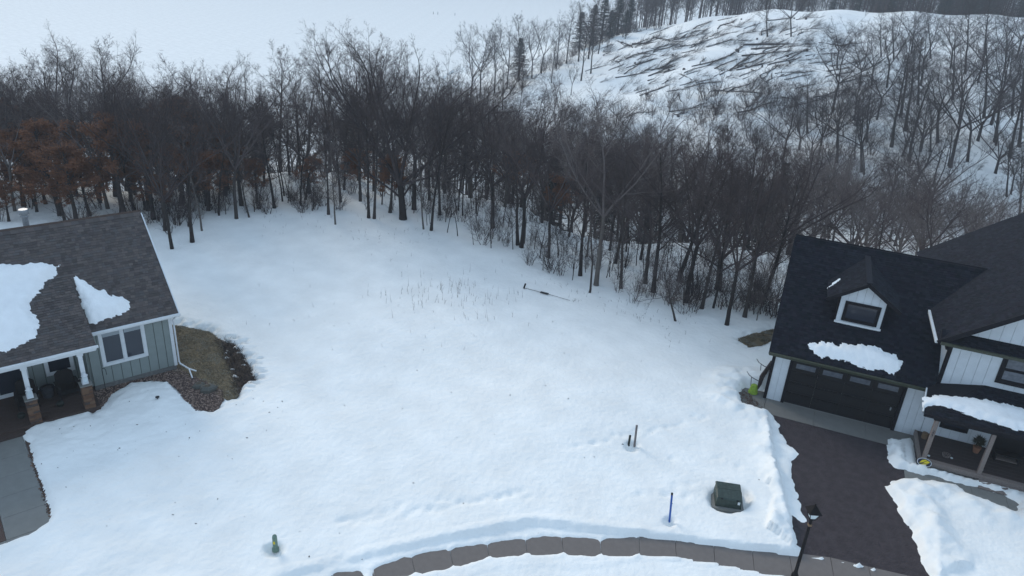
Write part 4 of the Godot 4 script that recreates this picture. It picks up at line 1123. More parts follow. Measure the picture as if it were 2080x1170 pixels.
# ---------------------------------------------------------------- trees
var tr_trunk: MB
var tr_crown: MB
var tr_leaf: MB
var tr: RandomNumberGenerator
func rnd_dir(d: Vector3, spread: float) -> Vector3:
	var s := d.cross(Vector3(tr.randf_range(-1, 1), tr.randf_range(-1, 1), tr.randf_range(-1, 1))).normalized()
	return d.rotated(s, spread) if s.length() > 0.5 else d
func branch(p: Vector3, d: Vector3, length: float, r: float, level: int, o: Dictionary) -> void:
	var b := tr_crown
	if level >= 4:   # last twigs
		b.spike(p, p + d * length, r)
		return
	var segs: int = [7, 6, 5, 3][level]
	var pts := [p]
	var rad := [r]
	var tip: float = r * [0.3, 0.25, 0.25, 0.3][level]
	var dirs := []
	for i in segs:
		d = rnd_dir(d, tr.randf_range(0.0, [0.2, 0.32, 0.28, 0.26][level]))
		d = (d + Vector3.UP * o.trop * [0.03, 0.06, 0.06, 0.04][level]).normalized()
		p += d * length / segs
		pts.append(p); dirs.append(d)
		rad.append(lerpf(r, tip, pow((i + 1.0) / segs, 0.85)))
	b.tube(pts, rad, [7, 6, 4, 3][level])
	var kids: int = int(o.kids[level] * tr.randf_range(0.8, 1.2))
	for k in kids:
		var t: float = tr.randf_range(o.start[level], 1.0)
		var f := t * segs
		var i := mini(int(f), segs - 1)
		var q: Vector3 = pts[i].lerp(pts[i + 1], f - i)
		var rr: float = lerpf(rad[i], rad[i + 1], f - i)
		var nd := rnd_dir(dirs[i], tr.randf_range(0.45, 1.0))
		var ll: float = length * o.ratio[level] * tr.randf_range(0.55, 1.15) * (1.15 - 0.5 * t)
		branch(q, nd, maxf(ll, 0.12), maxf(minf(rr * 0.7, rr * 0.4 + 0.01), o.twig), level + 1, o)
	branch(p, d, maxf(length * 0.3, 0.15), maxf(tip, o.twig), mini(level + 1, 4) if level < 2 else 4, o)
	if o.leaf > 0.0 and level >= 2:
		for k in int(o.leaf * (2.0 if level == 2 else 1.0)):
			var q: Vector3 = pts[tr.randi_range(1, segs)] + Vector3(tr.randf_range(-1, 1), tr.randf_range(-1, 1), tr.randf_range(-1, 1)) * 0.18
			if q.y > o.leaf_top: continue
			leaf(q, tr.randf_range(0.1, 0.19))
func leaf(q: Vector3, s: float) -> void:
	var a := Vector3(tr.randf_range(-1, 1), tr.randf_range(-1, 0.4), tr.randf_range(-1, 1)).normalized() * s
	var w := a.cross(Vector3(tr.randf_range(-1, 1), 1, tr.randf_range(-1, 1))).normalized() * s * 0.36
	var up := a.cross(w).normalized() * s * 0.14
	tr_leaf.tri(q, q + a * 0.55 + w + up, q + a)
	tr_leaf.tri(q, q + a, q + a * 0.55 - w + up)
func make_tree(sd: int, H: float, r0: float, style: String, leaves := 0.0, twig := 0.007, dense := 1.0) -> Node3D:
	tr = RandomNumberGenerator.new()
	tr.seed = sd
	tr_trunk = MB.new()
	tr_crown = MB.new()
	tr_leaf = MB.new()
	var o := {"trop": 1.0, "kids": [6, 7 * dense, 6 * dense, 5], "start": [0.25, 0.15, 0.15, 0.1], "ratio": [0.55, 0.5, 0.5, 0.55], "twig": twig, "leaf": leaves, "leaf_top": H * 0.92}
	var top := H * 0.3
	var nl := 6
	match style:
		"broad": top = H * tr.randf_range(0.2, 0.3); nl = 8
		"forest": top = H * 0.92; nl = 22
		"fork": top = H * tr.randf_range(0.35, 0.45); nl = 5
		"sapling": top = H * 0.9; nl = 12
	var p := Vector3(0, -0.5, 0)
	var d := Vector3.UP
	var pts := [p]
	var rad := [r0 * 1.5]
	var dirs := []
	var n := 9
	for i in n:
		d = rnd_dir(d, tr.randf_range(0.0, 0.09 if style != "sapling" else 0.16))
		d = (d + Vector3.UP * 0.12).normalized()
		p += d * (top + 0.5) / n
		pts.append(p); dirs.append(d)
		var f := (i + 1.0) / n
		var base_flare := 1.0 + 0.35 * exp(-f * 9.0)
		rad.append(r0 * base_flare * (lerpf(1.0, 0.72, f) if top < H * 0.6 else lerpf(1.0, 0.16, pow(f, 1.1))))
	tr_trunk.tube(pts, rad, 9 if r0 > 0.08 else 6)
	for k in nl:
		var t: float
		var ang: float
		var ll: float
		var rr: float
		if style == "broad" or style == "fork":
			t = 1.0 if k < 5 else tr.randf_range(0.6, 0.98)
			ang = tr.randf_range(0.2, 0.85) if k < 5 else tr.randf_range(0.8, 1.25)
			ll = (H - top) * tr.randf_range(0.8, 1.0) / maxf(cos(ang), 0.6) * (1.0 if k < 5 else 0.6)
			rr = r0 * tr.randf_range(0.42, 0.6) * (1.0 if k < 5 else 0.6)
		else:
			t = lerpf(0.3, 0.99, pow((k + 0.5) / nl, 0.8))
			ang = tr.randf_range(0.6, 1.25) * (1.15 - 0.5 * t)
			ll = H * 0.36 * (1.2 - 0.75 * t) * tr.randf_range(0.6, 1.15)
			rr = -1.0
		var f := t * n
		var i := mini(int(f), n - 1)
		var q: Vector3 = pts[i].lerp(pts[i + 1], f - i)
		var rt: float = lerpf(rad[i], rad[i + 1], f - i)
		if rr < 0.0: rr = minf(rt * 0.55, r0 * 0.34)
		var az := k * 2.399 + tr.randf_range(-0.4, 0.4)
		var dir: Vector3 = (Vector3(cos(az), 0, sin(az)) * sin(ang) + Vector3.UP * cos(ang)).normalized()
		branch(q, dir, ll, maxf(rr, twig), 0 if style != "sapling" and (style == "broad" or style == "fork") else 1, o)
	var hi := 0.0
	for q in tr_crown.v: hi = maxf(hi, q.y)
	var root := Node3D.new()
	root.set_meta("tall", hi)
	part(root, "trunk", tr_trunk, M.bark_mid)
	part(root, "crown", tr_crown, M.twig_mid)
	if leaves > 0.0: part(root, "dead_leaves", tr_leaf, M.oak_leaf)
	return root
func make_shrub(sd: int, H: float, stems: int) -> Node3D:
	tr = RandomNumberGenerator.new()
	tr.seed = sd
	tr_crown = MB.new()
	tr_leaf = MB.new()
	var o := {"trop": 1.0, "kids": [4, 4, 5, 4], "start": [0.2, 0.25, 0.2, 0.1], "ratio": [0.5, 0.45, 0.5, 0.5], "twig": 0.0065, "leaf": 0.0, "leaf_top": 0.0}
	for k in stems:
		var az := tr.randf() * TAU
		var a := tr.randf_range(0.05, 0.6)
		var q := Vector3(cos(az), 0, sin(az)) * tr.randf_range(0.0, 0.3) + Vector3(0, -0.15, 0)
		branch(q, Vector3(cos(az) * sin(a), cos(a), sin(az) * sin(a)), H * tr.randf_range(0.6, 1.1), tr.randf_range(0.013, 0.024), 2, o)
	var root := Node3D.new()
	part(root, "stems", tr_crown, M.twig_mid)
	return root
func make_spruce(sd: int, H: float) -> Node3D:
	tr = RandomNumberGenerator.new()
	tr.seed = sd
	var tk := MB.new()
	tk.tube([Vector3(0, -0.4, 0), Vector3(0, H * 0.5, 0), Vector3(0, H, 0)], [H * 0.018, H * 0.011, 0.01], 7)
	var nd := MB.new()
	var y := H * 0.06
	while y < H * 0.99:
		var f := y / H
		for k in 8:
			var az := tr.randf() * TAU
			var L := H * 0.2 * pow(1.0 - f, 0.8) * tr.randf_range(0.7, 1.15) + 0.1
			var d := Vector3(cos(az), tr.randf_range(-0.35, 0.05) + 0.3 * f, sin(az)).normalized()
			var a := Vector3(0, y + tr.randf_range(-0.1, 0.1), 0)
			nd.spike(a, a + d * L, 0.03)
			for j in 11:
				var t := tr.randf_range(0.15, 1.0)
				var s := a + d * L * t
				var e := (d * 0.6 + Vector3(tr.randf_range(-1, 1), tr.randf_range(-0.6, 0.4), tr.randf_range(-1, 1))).normalized()
				nd.spike(s, s + e * tr.randf_range(0.2, 0.5) * (1.2 - 0.5 * t), 0.045)
		y += H * 0.022
	var root := Node3D.new()
	part(root, "trunk", tk, M.bark_dark)
	part(root, "crown", nd, M.needle)
	return root
var protos := {}
func plant(kind: String, called: String, label: String, category: String, group: String, at: Vector3, scl: float, tone: int, lean := Vector2.ZERO, wide := 1.0) -> Node3D:
	var arr: Array = protos[kind]
	var o: Node3D = arr[rng.randi() % arr.size()].duplicate()
	if o.has_meta("tall"):   # scl is then the height in metres
		scl /= float(o.get_meta("tall"))
		o.remove_meta("tall")
	o.name = numbered(called)
	add_child(o)
	var bs := Basis(Vector3.UP, rng.randf() * TAU).scaled(Vector3(scl * wide, scl, scl * wide))
	bs = Basis(Vector3(0, 0, 1), -lean.x) * Basis(Vector3(1, 0, 0), lean.y) * bs
	o.transform = Transform3D(bs, at)
	var shape: String = {"forest": "slender ", "fork": "forked ", "broad": "broad-crowned "}.get(kind, "")
	if tone >= 0 and label.contains("bare tree"):   # how the single tree looks among its neighbours
		label = label.replace("dark bare tree", "bare tree")
		label = label.replace("slender bare tree", "bare tree")
		label = label.replace("bare tree", ["dark ", "brown ", "pale grey "][tone] + shape + "bare tree")
	tag(o, label, category, group)
	if tone >= 0:
		for c in o.get_children():
			var nm := String(c.name)
			if nm == "trunk": c.material_override = [M.bark_dark, M.bark_mid, M.bark_pale][tone]
			elif nm == "crown" and kind != "spruce": c.material_override = [M.twig_dark, M.twig_mid, M.twig_pale][tone]
			elif nm == "stems": c.material_override = [M.twig_dark, M.twig_mid, M.twig_pale][tone]
	return o
func on_snow(x: float, z: float) -> Vector3:
	return Vector3(x, snow_y(x, z), z)
func make_protos() -> void:
	protos.forest = []
	for k in 6: protos.forest.append(make_tree(100 + k, 13.0, 0.16, "forest", 0.0, 0.006, 1.1))
	protos.fork = []
	for k in 4: protos.fork.append(make_tree(200 + k, 13.0, 0.19, "fork", 0.0, 0.006, 1.1))
	protos.broad = []
	for k in 3: protos.broad.append(make_tree(300 + k, 15.0, 0.36, "broad", 0.0, 0.0065, 1.25))
	protos.oak = []
	for k in 3: protos.oak.append(make_tree(400 + k, 10.0, 0.2, "forest", 9.0, 0.006, 1.0))
	protos.sapling = []
	for k in 4: protos.sapling.append(make_tree(500 + k, 6.0, 0.055, "sapling", 0.0, 0.005, 0.7))
	protos.shrub = []
	for k in 4: protos.shrub.append(make_shrub(600 + k, 2.0, 9))
	protos.spruce = []
	for k in 2: protos.spruce.append(make_spruce(700 + k, 11.0))
func crest_s(x: float, z: float) -> float:
	return (edge_z(x) - z) * 0.85
const TREETOPS := [[-0.691, -0.110], [-0.649, -0.098], [-0.619, -0.110], [-0.579, -0.105], [-0.546, -0.137], [-0.481, -0.136], [-0.400, -0.121], [-0.329, -0.117], [-0.278, -0.133], [-0.245, -0.102], [-0.187, -0.078], [-0.130, -0.091], [-0.098, -0.123], [-0.047, -0.120], [0.019, -0.137], [0.084, -0.139], [0.151, -0.158], [0.215, -0.146], [0.281, -0.149], [0.348, -0.154], [0.419, -0.173], [0.529, -0.200], [0.685, -0.189]]
func canopy(x: float, z: float, y: float) -> float:   # height of the wood's canopy above the ground at a place: the wood is lower where the land opens to the hill
	var a := x / -z
	var e: float = TREETOPS[TREETOPS.size() - 1][1]
	if a <= TREETOPS[0][0]: e = TREETOPS[0][1]
	else:
		for i in TREETOPS.size() - 1:
			if a <= TREETOPS[i + 1][0]:
				e = lerpf(TREETOPS[i][1], TREETOPS[i + 1][1], (a - TREETOPS[i][0]) / (TREETOPS[i + 1][0] - TREETOPS[i][0]))
				break
	return clampf(19.53 + e * sqrt(x * x + z * z) - y, 4.5, 15.0)
const FIELD_X := -53.9
const FIELD_Z := -434.1
const NTH := ["first", "second", "third", "fourth", "fifth", "sixth", "seventh", "eighth", "ninth", "tenth", "eleventh", "twelfth", "thirteenth", "fourteenth", "fifteenth", "sixteenth", "seventeenth", "eighteenth", "nineteenth", "twentieth", "twenty-first", "twenty-second", "twenty-third", "twenty-fourth", "twenty-fifth", "twenty-sixth", "twenty-seventh", "twenty-eighth"]
func build_woods() -> void:
	rng.seed = 20240
	var thick := 0
	var slim := 0
	var order := range(EDGE_TREES.size())
	order.sort_custom(func(a, b): return EDGE_TREES[a][0] / -EDGE_TREES[a][1] < EDGE_TREES[b][0] / -EDGE_TREES[b][1])
	# trees along the edge of the lot, where each trunk can be told from the next
	for i in order:
		var e: Array = EDGE_TREES[i]
		var at := on_snow(e[0], e[1])
		var d: float = e[2]
		var H := canopy(e[0], e[1], at.y)
		if i == 22:
			plant("broad", "oak_tree", "largest broad bare tree with rusty leaves round its thick trunk", "tree", "", at, H * 1.02, 0, Vector2.ZERO, 1.1)
		elif i == 37:
			plant("fork", "pale_tree", "tall pale grey multi-limbed tree at the right edge of the lot", "tree", "", at, H * 1.05, 2)
		elif i == 47:
			plant("sapling", "curved_tree", "small curved tree leaning left over the lot's lower edge", "tree", "", at, 5.0, 1, Vector2(-0.4, 0.1), 1.5)
		elif d > 0.3:
			plant("fork", "edge_tree", "%s thick dark trunk from the left along the snowy lot's edge" % NTH[thick], "tree", "thick trees along the lot edge", at, H * rng.randf_range(0.85, 1.0), rng.randi() % 2, Vector2(rng.randf_range(-0.06, 0.06), 0), clampf(d / 0.36, 0.9, 1.25))
			thick += 1
		elif d > 0.17:
			plant("forest", "edge_tree", "%s medium slim trunk from the left along the snowy lot's edge" % NTH[slim], "tree", "slim trees along the lot edge", at, H * rng.randf_range(0.7, 0.9), rng.randi() % 2, Vector2(rng.randf_range(-0.07, 0.07), 0), clampf(d / 0.24, 0.85, 1.2))
			slim += 1
		else:
			plant("sapling", "young_tree", young_label(e[0]), "tree", "thin young trees along the lot edge", at, minf(H * 0.7, 5.0 + 25.0 * d), rng.randi() % 3, Vector2(rng.randf_range(-0.1, 0.1), rng.randf_range(-0.1, 0.1)), 1.0)
	# the wood beyond the brow, falling away into the ravine
	var n := 0
	var tries := 0
	var spots := []
	while n < 215 and tries < 16000:
		tries += 1
		var x := rng.randf_range(-78.0, 58.0)
		var s := (8.5 + 50.0 * pow(rng.randf(), 1.4)) if x < 12.0 else rng.randf_range(4.0, 40.0)
		var z := edge_z(x) - s / 0.85
		var p := Vector2(x, z)
		var ok := true
		var gap := 3.1 if s < 30.0 else 4.6
		for q in spots:
			if p.distance_to(q) < gap:
				ok = false
				break
		if not ok: continue
		if x > 8.0 and rng.randf() < (0.5 if s > 30.0 else 0.3): continue
		spots.append(p)
		n += 1
		var at := on_snow(x, z)
		var kind: String = ["forest", "fork", "fork", "broad"][rng.randi() % 4]
		var H := canopy(x, z, at.y) * (rng.randf_range(0.72, 1.02) if x < 0.0 else rng.randf_range(0.6, 1.03))
		plant(kind, "forest_tree", wood_label(x, s), "tree", "bare trees of the wood below the brow", at, H, [0, 1, 1, 1, 2, 2][rng.randi() % 6] if x < 2.0 else [0, 1, 1, 2, 2, 2][rng.randi() % 6], Vector2(rng.randf_range(-0.06, 0.06) - clampf(x * 0.004, -0.02, 0.14), rng.randf_range(-0.06, 0.06)), 1.15)
	for k in 110:   # saplings that fill the slope under the tall trees
		var x := rng.randf_range(-70.0, 20.0)
		var s := rng.randf_range(9.0, 34.0)
		var z := edge_z(x) - s / 0.85
		plant("sapling", "understory_tree", "thin young tree under the tall trees " + ("left of the big oak" if x < -12.0 else "right of the big oak"), "tree", "young trees under the wood's canopy", on_snow(x, z), rng.randf_range(5.0, 9.0), rng.randi() % 2, Vector2(rng.randf_range(-0.12, 0.12), rng.randf_range(-0.1, 0.1)), 1.3)
	# oaks that keep their rusty leaves, mostly behind the grey house
	for q in [[-37, -52], [-33, -50], [-41, -53], [-29, -51], [-45, -52], [-36, -57], [-48, -57], [-31, -56], [-26, -54], [-52, -54], [-40, -49], [-28, -60], [-44, -59], [-34, -61], [-39, -56], [-50, -50], [-24.5, -59], [-31, -48.5]]:
		plant("oak", "leafy_oak", "oak holding rusty brown leaves, %s from the left behind the grey house" % NTH[oak_order(q[0], q[1])], "tree", "oaks with rusty leaves", on_snow(q[0], q[1]), rng.randf_range(6.0, 9.0), rng.randi() % 2, Vector2(rng.randf_range(-0.1, 0.1), 0), 1.25)
	for q in [[-10.0, -55.2, "small rusty-leaved oak at the foot of the big oak"], [-0.5, -61.0, "small rusty-leaved oak right of the big oak"], [-17.5, -58.0, "small rusty-leaved oak left of the big oak"], [-21.0, -56.5, "small rusty-leaved oak by the leftmost lot-edge trunks"], [-23.5, -53.0, "small rusty-leaved oak closest to the grey roof ridge"], [-13.5, -60.5, "small rusty-leaved oak just left behind the big oak"], [3.0, -57.5, "small rusty-leaved oak above the pole on the snow"]]:
		plant("oak", "leafy_oak", q[2], "tree", "small rusty oaks mid wood", on_snow(q[0], q[1]), rng.randf_range(4.0, 6.0), 1, Vector2.ZERO, 1.3)
	for k in 34:   # knee-high scrub and small oaks that close the view behind the roof
		var x := rng.randf_range(-50.0, -23.5)
		var z := rng.randf_range(-56.0, -47.5)
		if k % 2 == 0:
			plant("oak", "scrub_oak", "small rusty-leaved scrub oak behind the grey house, " + ("towards the left" if x < -38.0 else "towards the gable end"), "tree", "scrub oaks behind the grey house", on_snow(x, z), rng.randf_range(3.0, 5.0), 0, Vector2.ZERO, 1.4)
		else:
			plant("shrub", "bare_shrub", "leafless shrub behind the grey house, " + ("towards the left" if x < -38.0 else "towards the gable end"), "shrub", "leafless shrubs behind the grey house", on_snow(x, z), rng.randf_range(0.9, 1.6), rng.randi() % 2)
	for k in 22:   # bare trees standing among those oaks
		var x := rng.randf_range(-56.0, -25.0)
		var z := rng.randf_range(-60.0, -50.0)
		var at := on_snow(x, z)
		plant(["forest", "fork"][rng.randi() % 2], "forest_tree", "bare tree standing among the rusty oaks behind the grey house", "tree", "bare trees among the rusty oaks", at, canopy(x, z, at.y) * rng.randf_range(0.6, 0.95), rng.randi() % 3, Vector2(rng.randf_range(-0.05, 0.05), 0))
	for q in [[8.0, -66.0, 0.8], [3.5, -72.0, 0.9], [20.0, -60.0, 0.75], [24.0, -66.0, 0.9], [-17.0, -74.0, 0.85], [13.0, -70.0, 0.8]]:
		plant("spruce", "cedar_tree", "dark evergreen standing among the bare trees of the wood", "tree", "evergreens inside the wood", on_snow(q[0], q[1]), q[2], -1, Vector2.ZERO, 1.2)
	# undergrowth
	for k in 430:
		var x := rng.randf_range(-30.0, 22.0)
		var s := rng.randf_range(-0.6, 12.0)
		if x > 2.0: s = rng.randf_range(-0.3, 10.0)
		var z := edge_z(x) - s / 0.85
		if x < -16.0 and z > -47.0: continue
		if r_inside(x, z): continue
		if rng.randf() < 0.6:
			plant("shrub", "bare_shrub", "leafless thin-stemmed shrub at the lot edge " + ("left of the big oak" if x < -10.0 else ("between the big oak and the pale tree" if x < 5.0 else "right of the pale tree")), "shrub", "leafless shrubs at the lot edge", on_snow(x, z), rng.randf_range(0.5, 1.1), rng.randi() % 3)
		else:
			plant("sapling", "young_tree", young_label(x), "tree", "thin young trees along the lot edge", on_snow(x, z), rng.randf_range(2.2, 4.8), rng.randi() % 3, Vector2(rng.randf_range(-0.15, 0.15), rng.randf_range(-0.15, 0.15)))
	for k in 46:
		var x := rng.randf_range(-27.0, -14.0)
		var z := edge_z(x) - rng.randf_range(-1.5, 6.0)
		if x < -21.0 and z > -48.5: continue
		plant("shrub" if k % 3 else "sapling", "edge_brush", "thin upright brush stems in the lot's far left corner by the first trunks", "shrub", "brush in the lot's far left corner", on_snow(x, z), rng.randf_range(0.6, 1.2) if k % 3 else rng.randf_range(2.0, 4.0), rng.randi() % 2, Vector2(rng.randf_range(-0.1, 0.1), 0))
	for k in 26:   # thicket at the back corner of the garage
		var x := rng.randf_range(9.5, 17.0)
		var z := edge_z(x) - rng.randf_range(0.3, 4.0)
		plant("shrub", "thicket_shrub", "tangled leafless bush in the thicket behind the garage corner", "shrub", "thicket behind the garage", on_snow(x, z), rng.randf_range(0.9, 1.6), rng.randi() % 3)
	# the far side of the ravine and the hill
	for e in HILL_TREES:
		var at := on_snow(e[0], e[1])
		plant(["fork", "forest", "fork"][rng.randi() % 3], "hillside_tree", hill_label(e[0], e[1]), "tree", "bare trees on the far hillside", at, clampf(e[2], 8.0, 17.0), 0, Vector2(rng.randf_range(-0.3, -0.05), 0), 1.3)
	for k in 135:
		var x := rng.randf_range(2.0, 112.0)
		var z := rng.randf_range(-125.0, -84.0)
		if x < 45.0 and z < -118.0: continue
		plant(["fork", "broad", "fork", "forest"][rng.randi() % 4], "ravine_tree", "bare tree low on the far slope, " + ("left of the garage roof" if x < 30.0 else ("above the garage roof" if x < 60.0 else "above the right-hand house roof")), "tree", "bare trees low on the far slope", on_snow(x, z), rng.randf_range(8.0, 13.0), rng.randi() % 2, Vector2(rng.randf_range(-0.35, 0.05), 0), 1.15)
	for k in 210:
		var x := rng.randf_range(-4.0, 62.0)
		var z := rng.randf_range(-152.0, -100.0)
		plant("shrub", "slope_shrub", "purple-brown brush on the lower slope " + ("of the hill's left end" if x < 25.0 else "below the felled trunks"), "shrub", "brush on the lower hill slope", on_snow(x, z), rng.randf_range(1.2, 2.4), rng.randi() % 2, Vector2.ZERO, 1.3)
	for e in SPUR_TREES:
		plant(["forest", "fork"][rng.randi() % 2], "spur_tree", "slender bare tree in the row along the hill's left flank", "tree", "row of trees along the hill flank", on_snow(e[0], e[1]), clampf(e[2], 8.0, 18.0), 0)
	for q in [[-2.0, -193.0, 0.9], [14.0, -214.0, 0.9], [21.0, -226.0, 1.1], [26.0, -232.0, 1.0], [30.0, -238.0, 0.9], [18.0, -222.0, 1.0], [23.0, -224.0, 0.7], [28.0, -229.0, 0.6], [25.0, -236.0, 0.65]]:
		plant("spruce", "spruce_tree", "dark spruce in the tree row along the hill's left flank", "tree", "spruces along the hill flank", on_snow(q[0], q[1]), q[2], -1, Vector2.ZERO, 1.7)
	for k in 70:
		var t := rng.randf()
		var c := Vector2(-16.0, -168.0).lerp(Vector2(38.0, -240.0), t)
		var p := c + Vector2(rng.randf_range(-5, 6), rng.randf_range(-6, 6))
		plant("shrub", "flank_shrub", "brown brush along the foot of the hill's left flank", "shrub", "brush along the hill flank", on_snow(p.x, p.y), rng.randf_range(1.2, 2.4), rng.randi() % 2)
	# wood closing the view behind the hill
	var mm := MultiMesh.new()
	mm.transform_format = MultiMesh.TRANSFORM_3D
	var src: Mesh = protos.forest[0].get_node("crown").mesh
	mm.mesh = joined(protos.forest[1])
	var xf := []
	for k in 620:
		var x := 30.0 + 240.0 * pow(rng.randf(), 0.8)
		var z := -240.0 - rng.randf_range(0.0, 55.0)
		if x > 95.0: z += rng.randf_range(0.0, 26.0)
		var sc := rng.randf_range(0.9, 1.35)
		xf.append(Transform3D(Basis(Vector3.UP, rng.randf() * TAU).scaled(Vector3(sc, sc, sc)), on_snow(x, z)))
	mm.instance_count = xf.size()
	for k in xf.size(): mm.set_instance_transform(k, xf[k])
	var mi := MultiMeshInstance3D.new()
	mi.name = "distant_wood"
	mi.multimesh = mm
	mi.material_override = M.twig_dark
	add_child(mi)
	tag(mi, "dark mass of bare trees closing the view behind the hill", "woodland", "", "stuff")
	var m2 := MultiMesh.new()
	m2.transform_format = MultiMesh.TRANSFORM_3D
	m2.mesh = joined(protos.spruce[0])
	m2.instance_count = 55
	for k in 55:
		var x := rng.randf_range(100.0, 230.0) if k < 55 else rng.randf_range(36.0, 90.0)
		var z := -226.0 - rng.randf_range(0.0, 40.0) if k < 55 else -244.0 - rng.randf_range(0.0, 20.0)
		var sc := rng.randf_range(0.9, 1.5)
		m2.set_instance_transform(k, Transform3D(Basis(Vector3.UP, rng.randf() * TAU).scaled(Vector3(sc * 1.2, sc, sc * 1.2)), on_snow(x, z)))
	var mj := MultiMeshInstance3D.new()
	mj.name = "distant_conifers"
	mj.multimesh = m2
	mj.material_override = M.needle
	add_child(mj)
	tag(mj, "dark conifers mixed into the wood behind the hill", "woodland", "", "stuff")
	# felled trunks on the cleared hilltop
	rng.seed = 99
	var logs := LOGS.duplicate()
	for k in 115:
		var x := rng.randf_range(18.0, 70.0)
		var z := rng.randf_range(-208.0, -140.0)
		var L := rng.randf_range(2.5, 9.0)
		var a := rng.randf_range(0.1, 1.1) if rng.randf() < 0.75 else rng.randf_range(-0.8, 2.2)
		logs.append([x, z, x + L * cos(a), z - L * sin(a)])
	for e in logs:
		var a := on_snow(e[0], e[1])
		var b := on_snow(e[2], e[3])
		if a.distance_to(b) > 20.0: continue
		fallen(a, b)
	for k in 240:
		var x := rng.randf_range(16.0, 72.0)
		var z := rng.randf_range(-206.0, -140.0)
		plant("shrub", "brush_pile", "flattened brown slash " + ("on the left part" if x < 40.0 else "on the right part") + " of the cleared hill" + (" near its top" if z < -175.0 else " low down"), "brush pile", "slash between the felled trunks", on_snow(x, z), rng.randf_range(1.0, 1.9), 0, Vector2(rng.randf_range(0.9, 1.4), rng.randf_range(-0.5, 0.2)))
	for k in 26:
		var x := rng.randf_range(24.0, 70.0)
		var z := rng.randf_range(-215.0, -140.0)
		var sp := thing("tree_stump", "low sawn stump on the cleared snowy hilltop", "stump", on_snow(x, z), rng.randf() * 360.0, "stumps on the cleared hill")
		var sb := MB.new()
		var r := rng.randf_range(0.16, 0.28)
		sb.lathe([[r * 1.4, -0.3], [r * 1.1, 0.1], [r, rng.randf_range(0.25, 0.5)]], 9)
		part(sp, "wood", sb, M.log)
func oak_order(x: float, z: float) -> int:
	var spots := [[-37, -52], [-33, -50], [-41, -53], [-29, -51], [-45, -52], [-36, -57], [-48, -57], [-31, -56], [-26, -54], [-52, -54], [-40, -49], [-28, -60], [-44, -59], [-34, -61], [-39, -56], [-50, -50], [-24.5, -59], [-31, -48.5]]
	var k := 0
	for q in spots:
		if float(q[0]) / -float(q[1]) < x / -z - 0.0001: k += 1
	return k
func young_label(x: float) -> String:
	if x < -18.0: return "thin young bare tree behind the grey house's gable end"
	if x < -11.0: return "thin young bare tree left of the big oak"
	if x < -3.0: return "thin young bare tree close by the big oak"
	if x < 4.0: return "thin young bare tree above the pole lying on the snow"
	return "thin young bare tree between the pale tree and the garage"
func wood_label(x: float, s: float) -> String:
	var depth := "near the brow" if s < 20.0 else "deep in the ravine"
	if x < -45.0: return "bare tree %s at the wood's far left end" % depth
	if x < -28.0: return "bare tree %s behind the grey house's roof" % depth
	if x < -14.0: return "bare tree %s left of the big oak" % depth
	if x < -4.0: return "bare tree %s behind the big oak" % depth
	if x < 6.0: return "bare tree %s right of the big oak" % depth
	if x < 18.0: return "bare tree %s left of the black garage roof" % depth
	return "bare tree %s behind the black-roofed house" % depth
func hill_label(x: float, z: float) -> String:
	var where := "high on the hill" if z < -160.0 else ("halfway up the hill" if z < -128.0 else "at the hill's foot")
	return "dark bare tree %s, %s" % [where, "near the felled trunks" if x < 62.0 else ("mid slope" if x < 82.0 else "towards the right")]
func r_inside(x: float, z: float) -> bool:
	var a := deg_to_rad(RA)
	var dx := x - RH.x
	var dz := z - RH.z
	var u := dx * cos(a) - dz * sin(a)
	var v := -(dx * sin(a) + dz * cos(a))
	return u > -1.8 and u < 17.0 and v > -4.0 and v < 13.0
func joined(t: Node3D) -> Mesh:
	var st := SurfaceTool.new()
	for c in t.get_children(): st.append_from(c.mesh, 0, Transform3D.IDENTITY)
	return st.commit()
func fallen(a: Vector3, b: Vector3) -> void:
	var o := thing("felled_trunk", "dark felled trunk with branches " + ("high" if a.z < -180.0 else "low") + " on the " + ("left" if a.x < 42.0 else "right") + " of the cleared hill", "fallen tree", a, 0.0, "felled trunks on the cleared hill")
	var d := b - a
	var L := d.length()
	var r := clampf(L * 0.017, 0.1, 0.26)
	var k := MB.new()
	var sd := d.cross(Vector3.UP).normalized() * L * 0.06
	k.tube([Vector3(0, r * 0.5, 0), d * 0.3 + sd * rng.randf_range(-1.6, 1.6) + Vector3(0, r * 0.8, 0), d * 0.65 + sd * rng.randf_range(-1, 1) + Vector3(0, r * 0.9, 0), d + Vector3(0, r * 0.5, 0)], [r, r * 0.85, r * 0.6, r * 0.2], 6, true)
	part(o, "trunk", k, M.log)
	var t := MB.new()
	for j in int(L * 6.0):
		var f := rng.randf_range(0.3, 1.0)
		var q := d * f + Vector3(0, r * 0.6, 0)
		var e := (d.normalized() * rng.randf_range(0.4, 1.2) + Vector3(rng.randf_range(-1, 1), rng.randf_range(-0.05, 0.5), rng.randf_range(-1, 1)) * 0.8).normalized()
		t.spike(q, q + e * rng.randf_range(0.6, 2.6), 0.03)
	part(o, "branches", t, M.log)

